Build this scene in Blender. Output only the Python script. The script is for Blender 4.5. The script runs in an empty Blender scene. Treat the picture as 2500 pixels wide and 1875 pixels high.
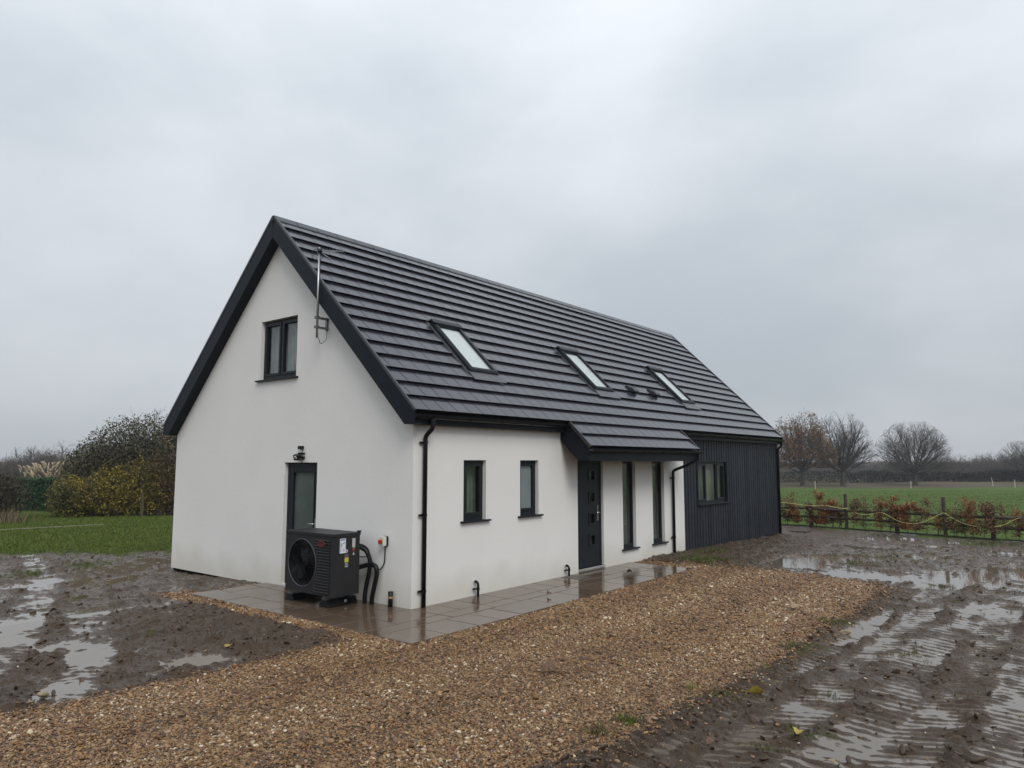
import bpy, bmesh, math, random
import numpy as np
from mathutils import Vector, Matrix
random.seed(7); RNG = np.random.default_rng(7)
S = bpy.context.scene; COL = S.collection
R = math.radians
# ------------------------------------------------------------------ camera
YAW, PITCH = R(38.766), R(6.143)
CAM = Vector((-7.367, -7.770, 2.1))
FWD = Vector((math.cos(YAW), math.sin(YAW), 0)); RGT = Vector((math.sin(YAW), -math.cos(YAW), 0))
cd = bpy.data.cameras.new('camera'); cam = bpy.data.objects.new('camera', cd); COL.objects.link(cam)
cam.location = CAM; cam.rotation_euler = (math.pi/2 + PITCH, 0, YAW - math.pi/2)
cd.sensor_width = 36; cd.lens = 25.352; cd.clip_start = .1; cd.clip_end = 20000
S.camera = cam
# ------------------------------------------------------------------ sky, sun, exposure
SUN_DIR = Vector((-.45, -.80, .95)).normalized()
w = bpy.data.worlds.new('World'); S.world = w; w.use_nodes = True
wn, wl = w.node_tree.nodes, w.node_tree.links
wn.clear()
def WN(t, **k):
    n = wn.new(t)
    for a, b in k.items(): setattr(n, a, b)
    return n
out = WN('ShaderNodeOutputWorld'); bg = WN('ShaderNodeBackground'); wl.new(bg.outputs[0], out.inputs[0])
sky = WN('ShaderNodeTexSky', sky_type='NISHITA', sun_disc=False)
sky.sun_elevation = math.asin(SUN_DIR.z); sky.sun_rotation = math.atan2(SUN_DIR.x, SUN_DIR.y)
tc = WN('ShaderNodeTexCoord'); sep = WN('ShaderNodeSeparateXYZ'); wl.new(tc.outputs['Generated'], sep.inputs[0])
# overcast: brightness rises from the horizon to the zenith
mr = WN('ShaderNodeMapRange'); mr.inputs['From Min'].default_value = 0; mr.inputs['From Max'].default_value = 1
mr.inputs['To Min'].default_value = .70; mr.inputs['To Max'].default_value = 1.62
wl.new(sep.outputs['Z'], mr.inputs['Value'])
mp = WN('ShaderNodeMapping'); mp.inputs['Scale'].default_value = (1.0, 1.0, 1.9); mp.inputs['Location'].default_value = (7.4, 3.1, .1)
wl.new(tc.outputs['Generated'], mp.inputs[0])
nz = WN('ShaderNodeTexNoise'); nz.inputs['Scale'].default_value = 1.9; nz.inputs['Detail'].default_value = 8; nz.inputs['Roughness'].default_value = .5
nz.inputs['Distortion'].default_value = .12
wl.new(mp.outputs[0], nz.inputs['Vector'])
cr = WN('ShaderNodeValToRGB'); cr.color_ramp.interpolation = 'EASE'
cr.color_ramp.elements[0].position = .30; cr.color_ramp.elements[0].color = (.515, .565, .615, 1)
cr.color_ramp.elements[1].position = .72; cr.color_ramp.elements[1].color = (.705, .740, .785, 1)
wl.new(nz.outputs['Fac'], cr.inputs['Fac'])
mul = WN('ShaderNodeMix', data_type='RGBA', blend_type='MULTIPLY'); mul.inputs['Factor'].default_value = 1
wl.new(cr.outputs['Color'], mul.inputs['A']); wl.new(mr.outputs['Result'], mul.inputs['B'])
skm = WN('ShaderNodeMix', data_type='RGBA', blend_type='MULTIPLY'); skm.inputs['Factor'].default_value = 1
wl.new(sky.outputs[0], skm.inputs['A']); skm.inputs['B'].default_value = (.1, .1, .1, 1)
mx = WN('ShaderNodeMix', data_type='RGBA'); mx.inputs['Factor'].default_value = .96
wl.new(skm.outputs['Result'], mx.inputs['A']); wl.new(mul.outputs['Result'], mx.inputs['B'])
wl.new(mx.outputs['Result'], bg.inputs['Color']); bg.inputs['Strength'].default_value = 1.0
sl = bpy.data.lights.new('sun', 'SUN'); sl.energy = 1.4; sl.angle = R(28); sl.color = (1, .965, .92)
so = bpy.data.objects.new('sun', sl); COL.objects.link(so); so.rotation_euler = SUN_DIR.to_track_quat('Z', 'Y').to_euler()
S.view_settings.view_transform = 'Standard'; S.view_settings.look = 'None'
S.view_settings.exposure = 0.17; S.view_settings.gamma = 1; S.view_settings.use_curve_mapping = False
S.cycles.max_bounces = 8; S.cycles.transparent_max_bounces = 12; S.cycles.caustics_reflective = False; S.cycles.caustics_refractive = False
S.cycles.use_denoising = True; S.cycles.use_adaptive_sampling = True

# ------------------------------------------------------------------ materials
MATS = {}
def mat(name, col, rough=.5, col2=None, nscale=3., bump=0., bscale=60., spec=.5, metal=0., vary=0., coat=0., detail=4., islands=0.):
    m = bpy.data.materials.new(name); m.use_nodes = True; MATS[name] = m
    n, l = m.node_tree.nodes, m.node_tree.links
    b = n['Principled BSDF']; b.inputs['Roughness'].default_value = rough
    b.inputs['Specular IOR Level'].default_value = spec; b.inputs['Metallic'].default_value = metal; b.inputs['Coat Weight'].default_value = coat
    b.inputs['Base Color'].default_value = (*col, 1)
    geo = n.new('ShaderNodeNewGeometry')
    src = None
    if col2 is not None:
        t = n.new('ShaderNodeTexNoise'); t.inputs['Scale'].default_value = nscale; t.inputs['Detail'].default_value = detail
        l.new(geo.outputs['Position'], t.inputs['Vector'])
        r = n.new('ShaderNodeValToRGB'); r.color_ramp.elements[0].position = .3; r.color_ramp.elements[1].position = .7
        r.color_ramp.elements[0].color = (*col, 1); r.color_ramp.elements[1].color = (*col2, 1)
        l.new(t.outputs['Fac'], r.inputs['Fac']); src = r.outputs['Color']
    if vary or islands:
        hv = n.new('ShaderNodeHueSaturation'); 
        if src: l.new(src, hv.inputs['Color'])
        else: hv.inputs['Color'].default_value = (*col, 1)
        if islands: rnd = geo.outputs['Random Per Island']
        else: rnd = n.new('ShaderNodeObjectInfo').outputs['Random']
        v = islands or vary
        mrn = n.new('ShaderNodeMapRange'); mrn.inputs['To Min'].default_value = 1 - v; mrn.inputs['To Max'].default_value = 1 + v
        l.new(rnd, mrn.inputs['Value']); l.new(mrn.outputs['Result'], hv.inputs['Value']); src = hv.outputs['Color']
    if src: l.new(src, b.inputs['Base Color'])
    if bump:
        t2 = n.new('ShaderNodeTexNoise'); t2.inputs['Scale'].default_value = bscale; t2.inputs['Detail'].default_value = 3
        l.new(geo.outputs['Position'], t2.inputs['Vector'])
        bp = n.new('ShaderNodeBump'); bp.inputs['Strength'].default_value = bump; bp.inputs['Distance'].default_value = .01
        l.new(t2.outputs['Fac'], bp.inputs['Height']); l.new(bp.outputs['Normal'], b.inputs['Normal'])
    return m
def nodes(m): return m.node_tree.nodes, m.node_tree.links, m.node_tree.nodes['Principled BSDF']

ANTHRA = (.010, .0125, .017)
mat('frame', ANTHRA, .42, (.013, .016, .021), 6, .1, 200, spec=.22)
mat('fascia', (.007, .009, .014), .45, (.010, .0125, .018), 4, .12, 90, spec=.12)
mat('plastic_black', (.004, .004, .0045), .3, (.006, .006, .007), 8, spec=.25)
mat('tile', (.021, .022, .029), .17, (.027, .028, .036), 1.1, .10, 90, islands=.16, spec=.55)
mat('tile_single', (.021, .022, .029), .17, (.027, .028, .036), 1.1, .10, 90, vary=.16, spec=.55)
mat('lead', (.050, .052, .057), .34, (.075, .077, .082), 5, .15, 25)
mat('dark', (.003, .003, .0035), .9, spec=.1)
mat('verge', (.03, .03, .033), .3)
mat('interior', (.05, .048, .045), .9)
mat('cladding', (.021, .024, .032), .5, (.030, .034, .042), 7, .25, 120, vary=.22, spec=.14)
mat('clad_gap', (.003, .0035, .004), .8, spec=.1)
mat('casing', (.019, .019, .0205), .45, (.023, .023, .0245), 5, .08, 250, spec=.22)
mat('casing_edge', (.085, .085, .09), .4)
mat('metal', (.42, .43, .44), .35, (.36, .37, .38), 10, metal=.9)
mat('galv', (.22, .22, .21), .5, (.14, .14, .135), 15, metal=.7)
mat('chrome', (.6, .6, .6), .2, metal=1)
mat('white_plastic', (.62, .62, .60), .4)
mat('red', (.36, .02, .012), .35)
mat('yellow', (.62, .42, .03), .45)
mat('rope', (.66, .62, .22), .6, (.56, .54, .22), 8)
mat('paper', (.66, .70, .78), .6, (.60, .64, .72), 30)
mat('ink_blue', (.03, .06, .2), .6); mat('ink_black', (.02, .02, .02), .6); mat('ink_green', (.12, .3, .12), .6); mat('ink_orange', (.5, .28, .12), .6)
mat('sticker_yellow', (.50, .50, .04), .5); mat('sticker_grey', (.45, .45, .44), .5)
mat('tape', (.32, .20, .10), .5)
mat('threshold', (.36, .35, .33), .5, (.26, .25, .24), 12)
mat('curtain_pale', (.36, .40, .40), .9, (.28, .31, .31), 5)
mat('curtain_grey', (.20, .22, .215), .9, (.14, .155, .15), 5)
mat('blind', (.30, .32, .29), .8, (.20, .215, .195), 3)
mat('blind_white', (.88, .90, .91), .6)
mat('frosted', (.085, .105, .10), .22, (.06, .075, .07), 2.5)
mat('frosted_pale', (.20, .235, .25), .22, (.17, .20, .215), 2)
mat('bark', (.040, .034, .028), .9, (.075, .066, .055), 6)
mat('twig', (.050, .042, .036), .9, (.085, .072, .060), 3)
mat('twig_far', (.060, .050, .045), .9, (.095, .080, .070), .2)
mat('brownleaf', (.13, .062, .025), .8, (.19, .10, .04), 1.5, islands=.35)
mat('beech', (.15, .055, .018), .65, (.27, .105, .030), 2.2, islands=.45)
mat('beech_dull', (.10, .05, .025), .65, (.17, .085, .035), 2.2, islands=.45)
mat('beech_gold', (.30, .13, .02), .6, (.38, .20, .03), 3, islands=.35)
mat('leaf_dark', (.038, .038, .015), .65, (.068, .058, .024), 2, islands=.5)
mat('leaf_yellow', (.30, .23, .03), .6, (.060, .062, .020), .9, islands=.65, spec=.2)
mat('leaf_rust', (.16, .085, .028), .6, (.075, .065, .025), 1.5, islands=.5)
mat('conifer', (.015, .048, .014), .7, (.028, .076, .022), 2.5, islands=.45)
mat('hedge_far', (.022, .024, .020), .8, (.040, .040, .032), .6, islands=.4)
mat('plume', (.38, .315, .215), .9, (.28, .225, .15), 4)
mat('pampas_leaf', (.10, .12, .045), .7, (.15, .14, .06), 3, islands=.3)
mat('leaf_dull', (.075, .052, .030), .7, (.045, .042, .022), 1.5, islands=.5, spec=.2)
mat('straw', (.14, .105, .06), .8, islands=.4)
mat('post', (.040, .032, .024), .8, (.065, .052, .04), 12, .3, 60)
mat('rail', (.035, .030, .025), .8, (.06, .05, .042), 8, .3, 60)
mat('mossy', (.075, .062, .022), .9, (.055, .055, .025), 8)
mat('white_post', (.55, .54, .50), .6)
mat('deadleaf', (.075, .035, .018), .5, (.12, .055, .025), 30)
mat('yellowleaf', (.34, .26, .03), .45, (.25, .16, .03), 30)
mat('paleleaf', (.28, .20, .11), .5, (.20, .13, .07), 30)
mat('stone_pale', (.20, .15, .09), .4, (.30, .24, .16), 20, .2, 60)
mat('clod', (.036, .023, .014), .4, (.075, .050, .032), 14, .5, 70, spec=.3)
mat('edging', (.17, .18, .12), .8, (.22, .21, .15), 3)
mat('grout', (.115, .095, .075), .5, (.08, .066, .054), 20)

# white render: fine texture, faint soiling at the foot of the wall
m = mat('render', (.735, .725, .700), .85, (.765, .755, .730), .9, .42, 75)
n, l, b = nodes(m)
g = n.new('ShaderNodeNewGeometry'); sp = n.new('ShaderNodeSeparateXYZ'); l.new(g.outputs['Position'], sp.inputs[0])
ns = n.new('ShaderNodeTexNoise'); ns.inputs['Scale'].default_value = 1.6; ns.inputs['Detail'].default_value = 5; l.new(g.outputs['Position'], ns.inputs['Vector'])
ad = n.new('ShaderNodeMath'); ad.operation = 'MULTIPLY_ADD'; l.new(ns.outputs['Fac'], ad.inputs[0]); ad.inputs[1].default_value = -.75; l.new(sp.outputs['Z'], ad.inputs[2])
mp_ = n.new('ShaderNodeMapRange'); mp_.inputs['From Min'].default_value = -.35; mp_.inputs['From Max'].default_value = .10; mp_.inputs['To Min'].default_value = .38; mp_.inputs['To Max'].default_value = 0
l.new(ad.outputs[0], mp_.inputs['Value'])
mixs = n.new('ShaderNodeMix'); mixs.data_type = 'RGBA'
old = b.inputs['Base Color'].links[0].from_socket
l.new(mp_.outputs['Result'], mixs.inputs['Factor']); l.new(old, mixs.inputs['A']); mixs.inputs['B'].default_value = (.46, .42, .30, 1)
l.new(mixs.outputs['Result'], b.inputs['Base Color'])

# clear window glass: fresnel reflection over a slightly tinted see-through pane
m = bpy.data.materials.new('glass'); m.use_nodes = True; MATS['glass'] = m
n, l = m.node_tree.nodes, m.node_tree.links; n.remove(n['Principled BSDF'])
tr = n.new('ShaderNodeBsdfTransparent'); tr.inputs[0].default_value = (.90, .92, .91, 1)
gl = n.new('ShaderNodeBsdfGlossy'); gl.inputs['Roughness'].default_value = .02
g = n.new('ShaderNodeNewGeometry'); dt = n.new('ShaderNodeVectorMath'); dt.operation = 'DOT_PRODUCT'; l.new(g.outputs['Normal'], dt.inputs[0]); l.new(g.outputs['Incoming'], dt.inputs[1])
def mth(op, a, b_):
    t = n.new('ShaderNodeMath'); t.operation = op
    for k, q in enumerate((a, b_)):
        if q is None: continue
        if isinstance(q, (int, float)): t.inputs[k].default_value = q
        else: l.new(q, t.inputs[k])
    return t.outputs[0]
fz = mth('ADD', mth('MULTIPLY', mth('POWER', mth('SUBTRACT', 1.0, mth('ABSOLUTE', dt.outputs['Value'], None)), 5.0), .88), .075)
ms = n.new('ShaderNodeMixShader'); l.new(fz, ms.inputs[0]); l.new(tr.outputs[0], ms.inputs[1]); l.new(gl.outputs[0], ms.inputs[2])
l.new(ms.outputs[0], n['Material Output'].inputs[0])

# wet sandstone paving
m = mat('paving', (.082, .056, .038), .16, (.118, .082, .056), 1.7, .10, 22, vary=.13)
n, l, b = nodes(m)
g = n.new('ShaderNodeNewGeometry'); t = n.new('ShaderNodeTexNoise'); t.inputs['Scale'].default_value = 2.3; t.inputs['Detail'].default_value = 4
l.new(g.outputs['Position'], t.inputs['Vector'])
mrr = n.new('ShaderNodeMapRange'); mrr.inputs['From Min'].default_value = .35; mrr.inputs['From Max'].default_value = .65; mrr.inputs['To Min'].default_value = .03; mrr.inputs['To Max'].default_value = .15
l.new(t.outputs['Fac'], mrr.inputs['Value']); l.new(mrr.outputs['Result'], b.inputs['Roughness'])

# mud and lawn share one material: attribute 'grass' = how much turf, 'wet' = how waterlogged
m = bpy.data.materials.new('mud'); m.use_nodes = True; MATS['mud'] = m
n, l, b = nodes(m)
g = n.new('ShaderNodeNewGeometry')
def noise(scale, det=5, rough=.55):
    t = n.new('ShaderNodeTexNoise'); t.inputs['Scale'].default_value = scale; t.inputs['Detail'].default_value = det; t.inputs['Roughness'].default_value = rough
    l.new(g.outputs['Position'], t.inputs['Vector']); return t.outputs['Fac']
def ramp(f, c0, c1, p0=.3, p1=.7):
    r = n.new('ShaderNodeValToRGB'); r.color_ramp.elements[0].position = p0; r.color_ramp.elements[1].position = p1
    r.color_ramp.elements[0].color = (*c0, 1); r.color_ramp.elements[1].color = (*c1, 1); l.new(f, r.inputs['Fac']); return r.outputs['Color']
def attr(a):
    t = n.new('ShaderNodeAttribute'); t.attribute_name = a; return t.outputs['Fac']
def rng(f, a, b_, c, d):
    t = n.new('ShaderNodeMapRange'); t.inputs['From Min'].default_value = a; t.inputs['From Max'].default_value = b_; t.inputs['To Min'].default_value = c; t.inputs['To Max'].default_value = d
    l.new(f, t.inputs['Value']); return t.outputs['Result']
def mixc(f, a, b_):
    t = n.new('ShaderNodeMix'); t.data_type = 'RGBA'; l.new(f, t.inputs['Factor'])
    l.new(a, t.inputs['A']); l.new(b_, t.inputs['B']); return t.outputs['Result']
def addv(a, b_, op='ADD'):
    t = n.new('ShaderNodeMath'); t.operation = op; l.new(a, t.inputs[0])
    if isinstance(b_, float): t.inputs[1].default_value = b_
    else: l.new(b_, t.inputs[1])
    return t.outputs[0]
mudc = ramp(noise(1.6), (.060, .037, .021), (.112, .074, .045))
mudc2 = ramp(noise(22, 3), (.022, .013, .007), (.122, .082, .051), .28, .72)
half = n.new('ShaderNodeValue'); half.outputs[0].default_value = .45
mudc = mixc(half.outputs[0], mudc, mudc2)
turf = ramp(noise(2.5), (.055, .088, .013), (.082, .118, .020))
turf2 = ramp(noise(40, 3), (.028, .046, .008), (.085, .125, .026), .25, .75)
turf = mixc(half.outputs[0], turf, turf2)
gf = rng(addv(addv(noise(3.2, 6), attr('grass')), -.5), .30, .62, 0, 1)
l.new(mixc(gf, mudc, turf), b.inputs['Base Color'])
wetr = rng(addv(addv(noise(5, 4), .35, 'MULTIPLY'), addv(attr('wet'), -.18)), 0., 1., .40, .05)
rr = n.new('ShaderNodeMix'); rr.data_type = 'FLOAT'; l.new(gf, rr.inputs['Factor']); l.new(wetr, rr.inputs['A']); rr.inputs['B'].default_value = .75
l.new(rr.outputs['Result'], b.inputs['Roughness'])
sp_ = n.new('ShaderNodeMix'); sp_.data_type = 'FLOAT'; l.new(gf, sp_.inputs['Factor']); l.new(rng(attr('wet'), .05, .9, .38, .75), sp_.inputs['A']); sp_.inputs['B'].default_value = .1; l.new(sp_.outputs['Result'], b.inputs['Specular IOR Level'])
bp = n.new('ShaderNodeBump'); bp.inputs['Strength'].default_value = 1.0; bp.inputs['Distance'].default_value = .05
l.new(noise(30, 7, .75), bp.inputs['Height']); l.new(bp.outputs['Normal'], b.inputs['Normal'])
# drilled crop field with a strip of rough brown grass at its far side (attribute 'rough')
m = bpy.data.materials.new('field'); m.use_nodes = True; MATS['field'] = m
n, l, b = nodes(m); g = n.new('ShaderNodeNewGeometry')
half = n.new('ShaderNodeValue'); half.outputs[0].default_value = .45
fc = mixc(half.outputs[0], ramp(noise(.12), (.058, .096, .019), (.076, .116, .027)), ramp(noise(3.0, 3), (.044, .076, .014), (.088, .130, .032)))
bc = mixc(half.outputs[0], ramp(noise(.2), (.085, .070, .046), (.11, .095, .06)), ramp(noise(4., 3), (.055, .046, .03), (.13, .11, .075)))
l.new(mixc(attr('rough'), fc, bc), b.inputs['Base Color']); b.inputs['Roughness'].default_value = .9; b.inputs['Specular IOR Level'].default_value = .08
# standing muddy water
m = mat('water', (.14, .112, .085), .03, spec=.6); n, l, b = nodes(m); b.inputs['IOR'].default_value = 1.36
g = n.new('ShaderNodeNewGeometry'); t = n.new('ShaderNodeTexNoise'); t.inputs['Scale'].default_value = 9; l.new(g.outputs['Position'], t.inputs['Vector'])
bp = n.new('ShaderNodeBump'); bp.inputs['Strength'].default_value = .05; bp.inputs['Distance'].default_value = .01; l.new(t.outputs['Fac'], bp.inputs['Height']); l.new(bp.outputs['Normal'], b.inputs['Normal'])
# gravel stones: each stone its own tint
m = bpy.data.materials.new('gravel'); m.use_nodes = True; MATS['gravel'] = m
n, l, b = nodes(m)
t = n.new('ShaderNodeAttribute'); t.attribute_type = 'INSTANCER'; t.attribute_name = 'tint'
r = n.new('ShaderNodeValToRGB'); e = r.color_ramp.elements
e[0].position = 0; e[0].color = (.045, .026, .014, 1); e[1].position = 1; e[1].color = (.58, .50, .37, 1)
for p, c in ((.15, (.102, .049, .019)), (.33, (.190, .095, .036)), (.50, (.262, .147, .061)), (.63, (.124, .074, .042)), (.78, (.33, .205, .098)), (.90, (.205, .143, .090)), (.96, (.44, .34, .215))):
    x = e.new(p); x.color = (*c, 1)
l.new(t.outputs['Fac'], r.inputs['Fac']); l.new(r.outputs['Color'], b.inputs['Base Color']); b.inputs['Roughness'].default_value = .30; b.inputs['Specular IOR Level'].default_value = .32
mat('gravel_bed', (.055, .036, .021), .6, (.095, .063, .037), 30, .5, 90)
def leafy(name, c0, c1):
    m = bpy.data.materials.new(name); m.use_nodes = True; MATS[name] = m
    n, l, b = nodes(m); t = n.new('ShaderNodeAttribute'); t.attribute_type = 'INSTANCER'; t.attribute_name = 'tint'
    r = n.new('ShaderNodeValToRGB'); r.color_ramp.elements[0].color = (*c0, 1); r.color_ramp.elements[1].color = (*c1, 1)
    l.new(t.outputs['Fac'], r.inputs['Fac']); l.new(r.outputs['Color'], b.inputs['Base Color']); b.inputs['Roughness'].default_value = .7; b.inputs['Specular IOR Level'].default_value = .2
leafy('grass', (.060, .092, .012), (.125, .165, .028)); leafy('crop', (.075, .118, .025), (.115, .160, .040)); leafy('drygrass', (.040, .046, .016), (.12, .10, .045))

# ------------------------------------------------------------------ helpers
def link(o, parent=None):
    COL.objects.link(o)
    if parent is not None: o.parent = parent
    return o
def tag(o, label=None, cat=None, group=None, kind=None):
    for k, v in (('label', label), ('category', cat), ('group', group), ('kind', kind)):
        if v: o[k] = v
    return o
def empty(name, loc=(0, 0, 0)):
    o = bpy.data.objects.new(name, None); o.location = loc; COL.objects.link(o); return o
class MB:
    """collects geometry for one mesh"""
    def __init__(s): s.v = []; s.f = []
    def add(s, vs, fs):
        k = len(s.v); s.v += [tuple(v) for v in vs]; s.f += [tuple(i + k for i in f) for f in fs]; return s
    def box(s, x0, x1, y0, y1, z0, z1, fr=None):
        vs = [(x, y, z) for x in (x0, x1) for y in (y0, y1) for z in (z0, z1)]
        if fr: vs = [fr(*v) for v in vs]
        return s.add(vs, [(0, 1, 3, 2), (4, 6, 7, 5), (0, 4, 5, 1), (2, 3, 7, 6), (0, 2, 6, 4), (1, 5, 7, 3)])
    def prism(s, pts, a, b, fr):
        """polygon pts (p,q) extruded from a to b; fr(t,p,q)->xyz"""
        k = len(pts); vs = [fr(a, *p) for p in pts] + [fr(b, *p) for p in pts]
        return s.add(vs, [tuple(range(k)), tuple(range(2*k - 1, k - 1, -1))] + [(i, i + k, (i + 1) % k + k, (i + 1) % k) for i in range(k)])
    def tube(s, pts, r, sides=8, cap=True):
        pts = [Vector(p) for p in pts]; rs = r if isinstance(r, (list, tuple)) else [r]*len(pts)
        k = len(s.v); up = Vector((0, 0, 1)); N = None; rings = []
        for i, p in enumerate(pts):
            d = (pts[min(i + 1, len(pts) - 1)] - pts[max(i - 1, 0)]).normalized()
            if N is None: N = d.cross(up) if abs(d.z) < .95 else d.cross(Vector((1, 0, 0)))
            N = (N - d*N.dot(d)).normalized(); B = d.cross(N)
            rings.append([p + (N*math.cos(a) + B*math.sin(a))*rs[i] for a in (2*math.pi*j/sides for j in range(sides))])
        vs = [v for q in rings for v in q]; fs = []
        for i in range(len(pts) - 1):
            for j in range(sides): fs.append((i*sides + j, i*sides + (j + 1) % sides, (i + 1)*sides + (j + 1) % sides, (i + 1)*sides + j))
        if cap: fs += [tuple(range(sides))[::-1], tuple((len(pts) - 1)*sides + j for j in range(sides))]
        return s.add(vs, fs)
    def mesh(s, name, m, smooth=False):
        me = bpy.data.meshes.new(name); me.from_pydata(s.v, [], s.f)
        bm = bmesh.new(); bm.from_mesh(me); bmesh.ops.recalc_face_normals(bm, faces=bm.faces); bm.to_mesh(me); bm.free()
        me.materials.append(MATS[m])
        if smooth: me.polygons.foreach_set('use_smooth', [True]*len(me.polygons))
        return me
    def build(s, name, m, parent=None, smooth=False):
        return link(bpy.data.objects.new(name, s.mesh(name, m, smooth)), parent)
def bevelled(o, width=.004, seg=2):
    md = o.modifiers.new('soft', 'BEVEL'); md.width = width; md.segments = seg; md.limit_method = 'ANGLE'; return o
def fastmesh(name, V, Fq, m, smooth=False):
    me = bpy.data.meshes.new(name); V = np.asarray(V, np.float32); Fq = np.asarray(Fq, np.int32); k = Fq.shape[1]
    me.vertices.add(len(V)); me.vertices.foreach_set('co', V.ravel()); me.loops.add(Fq.size); me.loops.foreach_set('vertex_index', Fq.ravel())
    me.polygons.add(len(Fq)); me.polygons.foreach_set('loop_start', np.arange(0, Fq.size, k, dtype=np.int32)); me.polygons.foreach_set('loop_total', np.full(len(Fq), k, np.int32))
    me.update(calc_edges=True); me.validate(); me.materials.append(MATS[m])
    if smooth: me.polygons.foreach_set('use_smooth', np.ones(len(Fq), bool))
    return me
def bezier(pts, n=8):
    """Catmull-Rom through pts"""
    P = [Vector(p) for p in pts]; P = [P[0]*2 - P[1]] + P + [P[-1]*2 - P[-2]]; o = []
    for i in range(1, len(P) - 2):
        for k in range(n):
            t = k/n; a, b, c, d = P[i - 1:i + 3]
            o.append(.5*((2*b) + (c - a)*t + (2*a - 5*b + 4*c - d)*t*t + (3*b - a - 3*c + d)*t**3))
    return o + [P[-2]]
_ga = np.random.default_rng(1234).random(65536)*2*np.pi; _GC = np.cos(_ga).astype(np.float32); _GS = np.sin(_ga).astype(np.float32)
def noise2(x, y, seed=0):
    """vectorised gradient noise, about -1..1"""
    x = np.asarray(x, np.float64); y = np.asarray(y, np.float64)
    fx_ = np.floor(x); fy_ = np.floor(y); xf = (x - fx_).astype(np.float32); yf = (y - fy_).astype(np.float32)
    xi = fx_.astype(np.int32) + seed*37; yi = fy_.astype(np.int32) + seed*91
    x0 = xi & 255; x1 = (xi + 1) & 255; y0 = (yi & 255) << 8; y1 = ((yi + 1) & 255) << 8
    u = xf*xf*xf*(xf*(xf*6 - 15) + 10); v = yf*yf*yf*(yf*(yf*6 - 15) + 10)
    def g(k, dx, dy): return _GC[k]*dx + _GS[k]*dy
    a = g(x0 + y0, xf, yf); b = g(x1 + y0, xf - 1, yf); c = g(x0 + y1, xf, yf - 1); d = g(x1 + y1, xf - 1, yf - 1)
    t = a + (b - a)*u; return 1.45*(t + ((c + (d - c)*u) - t)*v)
_n1 = {}
def noise1(t, seed):
    """1-D noise from a table (unit wavelength)"""
    if seed not in _n1: g_ = np.arange(-60, 60, .02); _n1[seed] = (g_, noise2(g_, g_*0 + seed*1.37 + .5, seed))
    return np.interp(t, *_n1[seed])
def fbm(x, y, s, oct=4, seed=0):
    r = 0; amp = 1; tot = 0
    for k in range(oct): r = r + amp*noise2(x/s, y/s, seed + k); tot += amp; amp *= .5; s *= .5
    return r/tot
def sstep(a, b, x): t = np.clip((x - a)/(b - a), 0, 1); return t*t*(3 - 2*t)
def scatter(name, pts, rot, scl, idx, tint, meshes, parent=None):
    """one object that carries instances of small source meshes on its points"""
    me = bpy.data.meshes.new(name); P = np.asarray(pts, np.float32); me.vertices.add(len(P)); me.vertices.foreach_set('co', P.ravel())
    for nm, ty, arr, key in (('rot', 'FLOAT_VECTOR', rot, 'vector'), ('scl', 'FLOAT_VECTOR', scl, 'vector'), ('idx', 'INT', idx, 'value'), ('tint', 'FLOAT', tint, 'value')):
        a = me.attributes.new(nm, ty, 'POINT'); a.data.foreach_set(key, np.asarray(arr, np.int32 if ty == 'INT' else np.float32).ravel())
    o = link(bpy.data.objects.new(name, me), parent)
    ng = bpy.data.node_groups.new(name, 'GeometryNodeTree')
    ng.interface.new_socket('Geometry', in_out='INPUT', socket_type='NodeSocketGeometry'); ng.interface.new_socket('Geometry', in_out='OUTPUT', socket_type='NodeSocketGeometry')
    N, L = ng.nodes, ng.links; gi = N.new('NodeGroupInput'); go = N.new('NodeGroupOutput')
    g2i = N.new('GeometryNodeGeometryToInstance')
    for q in reversed(meshes):
        so_ = bpy.data.objects.new(name + '_piece', q); oi = N.new('GeometryNodeObjectInfo'); oi.inputs['Object'].default_value = so_; L.new(oi.outputs['Geometry'], g2i.inputs[0])
    iop = N.new('GeometryNodeInstanceOnPoints'); iop.inputs['Pick Instance'].default_value = True
    def na(nm, ty):
        a = N.new('GeometryNodeInputNamedAttribute'); a.data_type = ty; a.inputs['Name'].default_value = nm; return a.outputs['Attribute']
    L.new(gi.outputs[0], iop.inputs['Points']); L.new(g2i.outputs[0], iop.inputs['Instance']); L.new(na('idx', 'INT'), iop.inputs['Instance Index'])
    e2r = N.new('FunctionNodeEulerToRotation'); L.new(na('rot', 'FLOAT_VECTOR'), e2r.inputs[0]); L.new(e2r.outputs[0], iop.inputs['Rotation'])
    L.new(na('scl', 'FLOAT_VECTOR'), iop.inputs['Scale']); L.new(iop.outputs[0], go.inputs[0])
    md = o.modifiers.new('scatter', 'NODES'); md.node_group = ng
    return o

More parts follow.
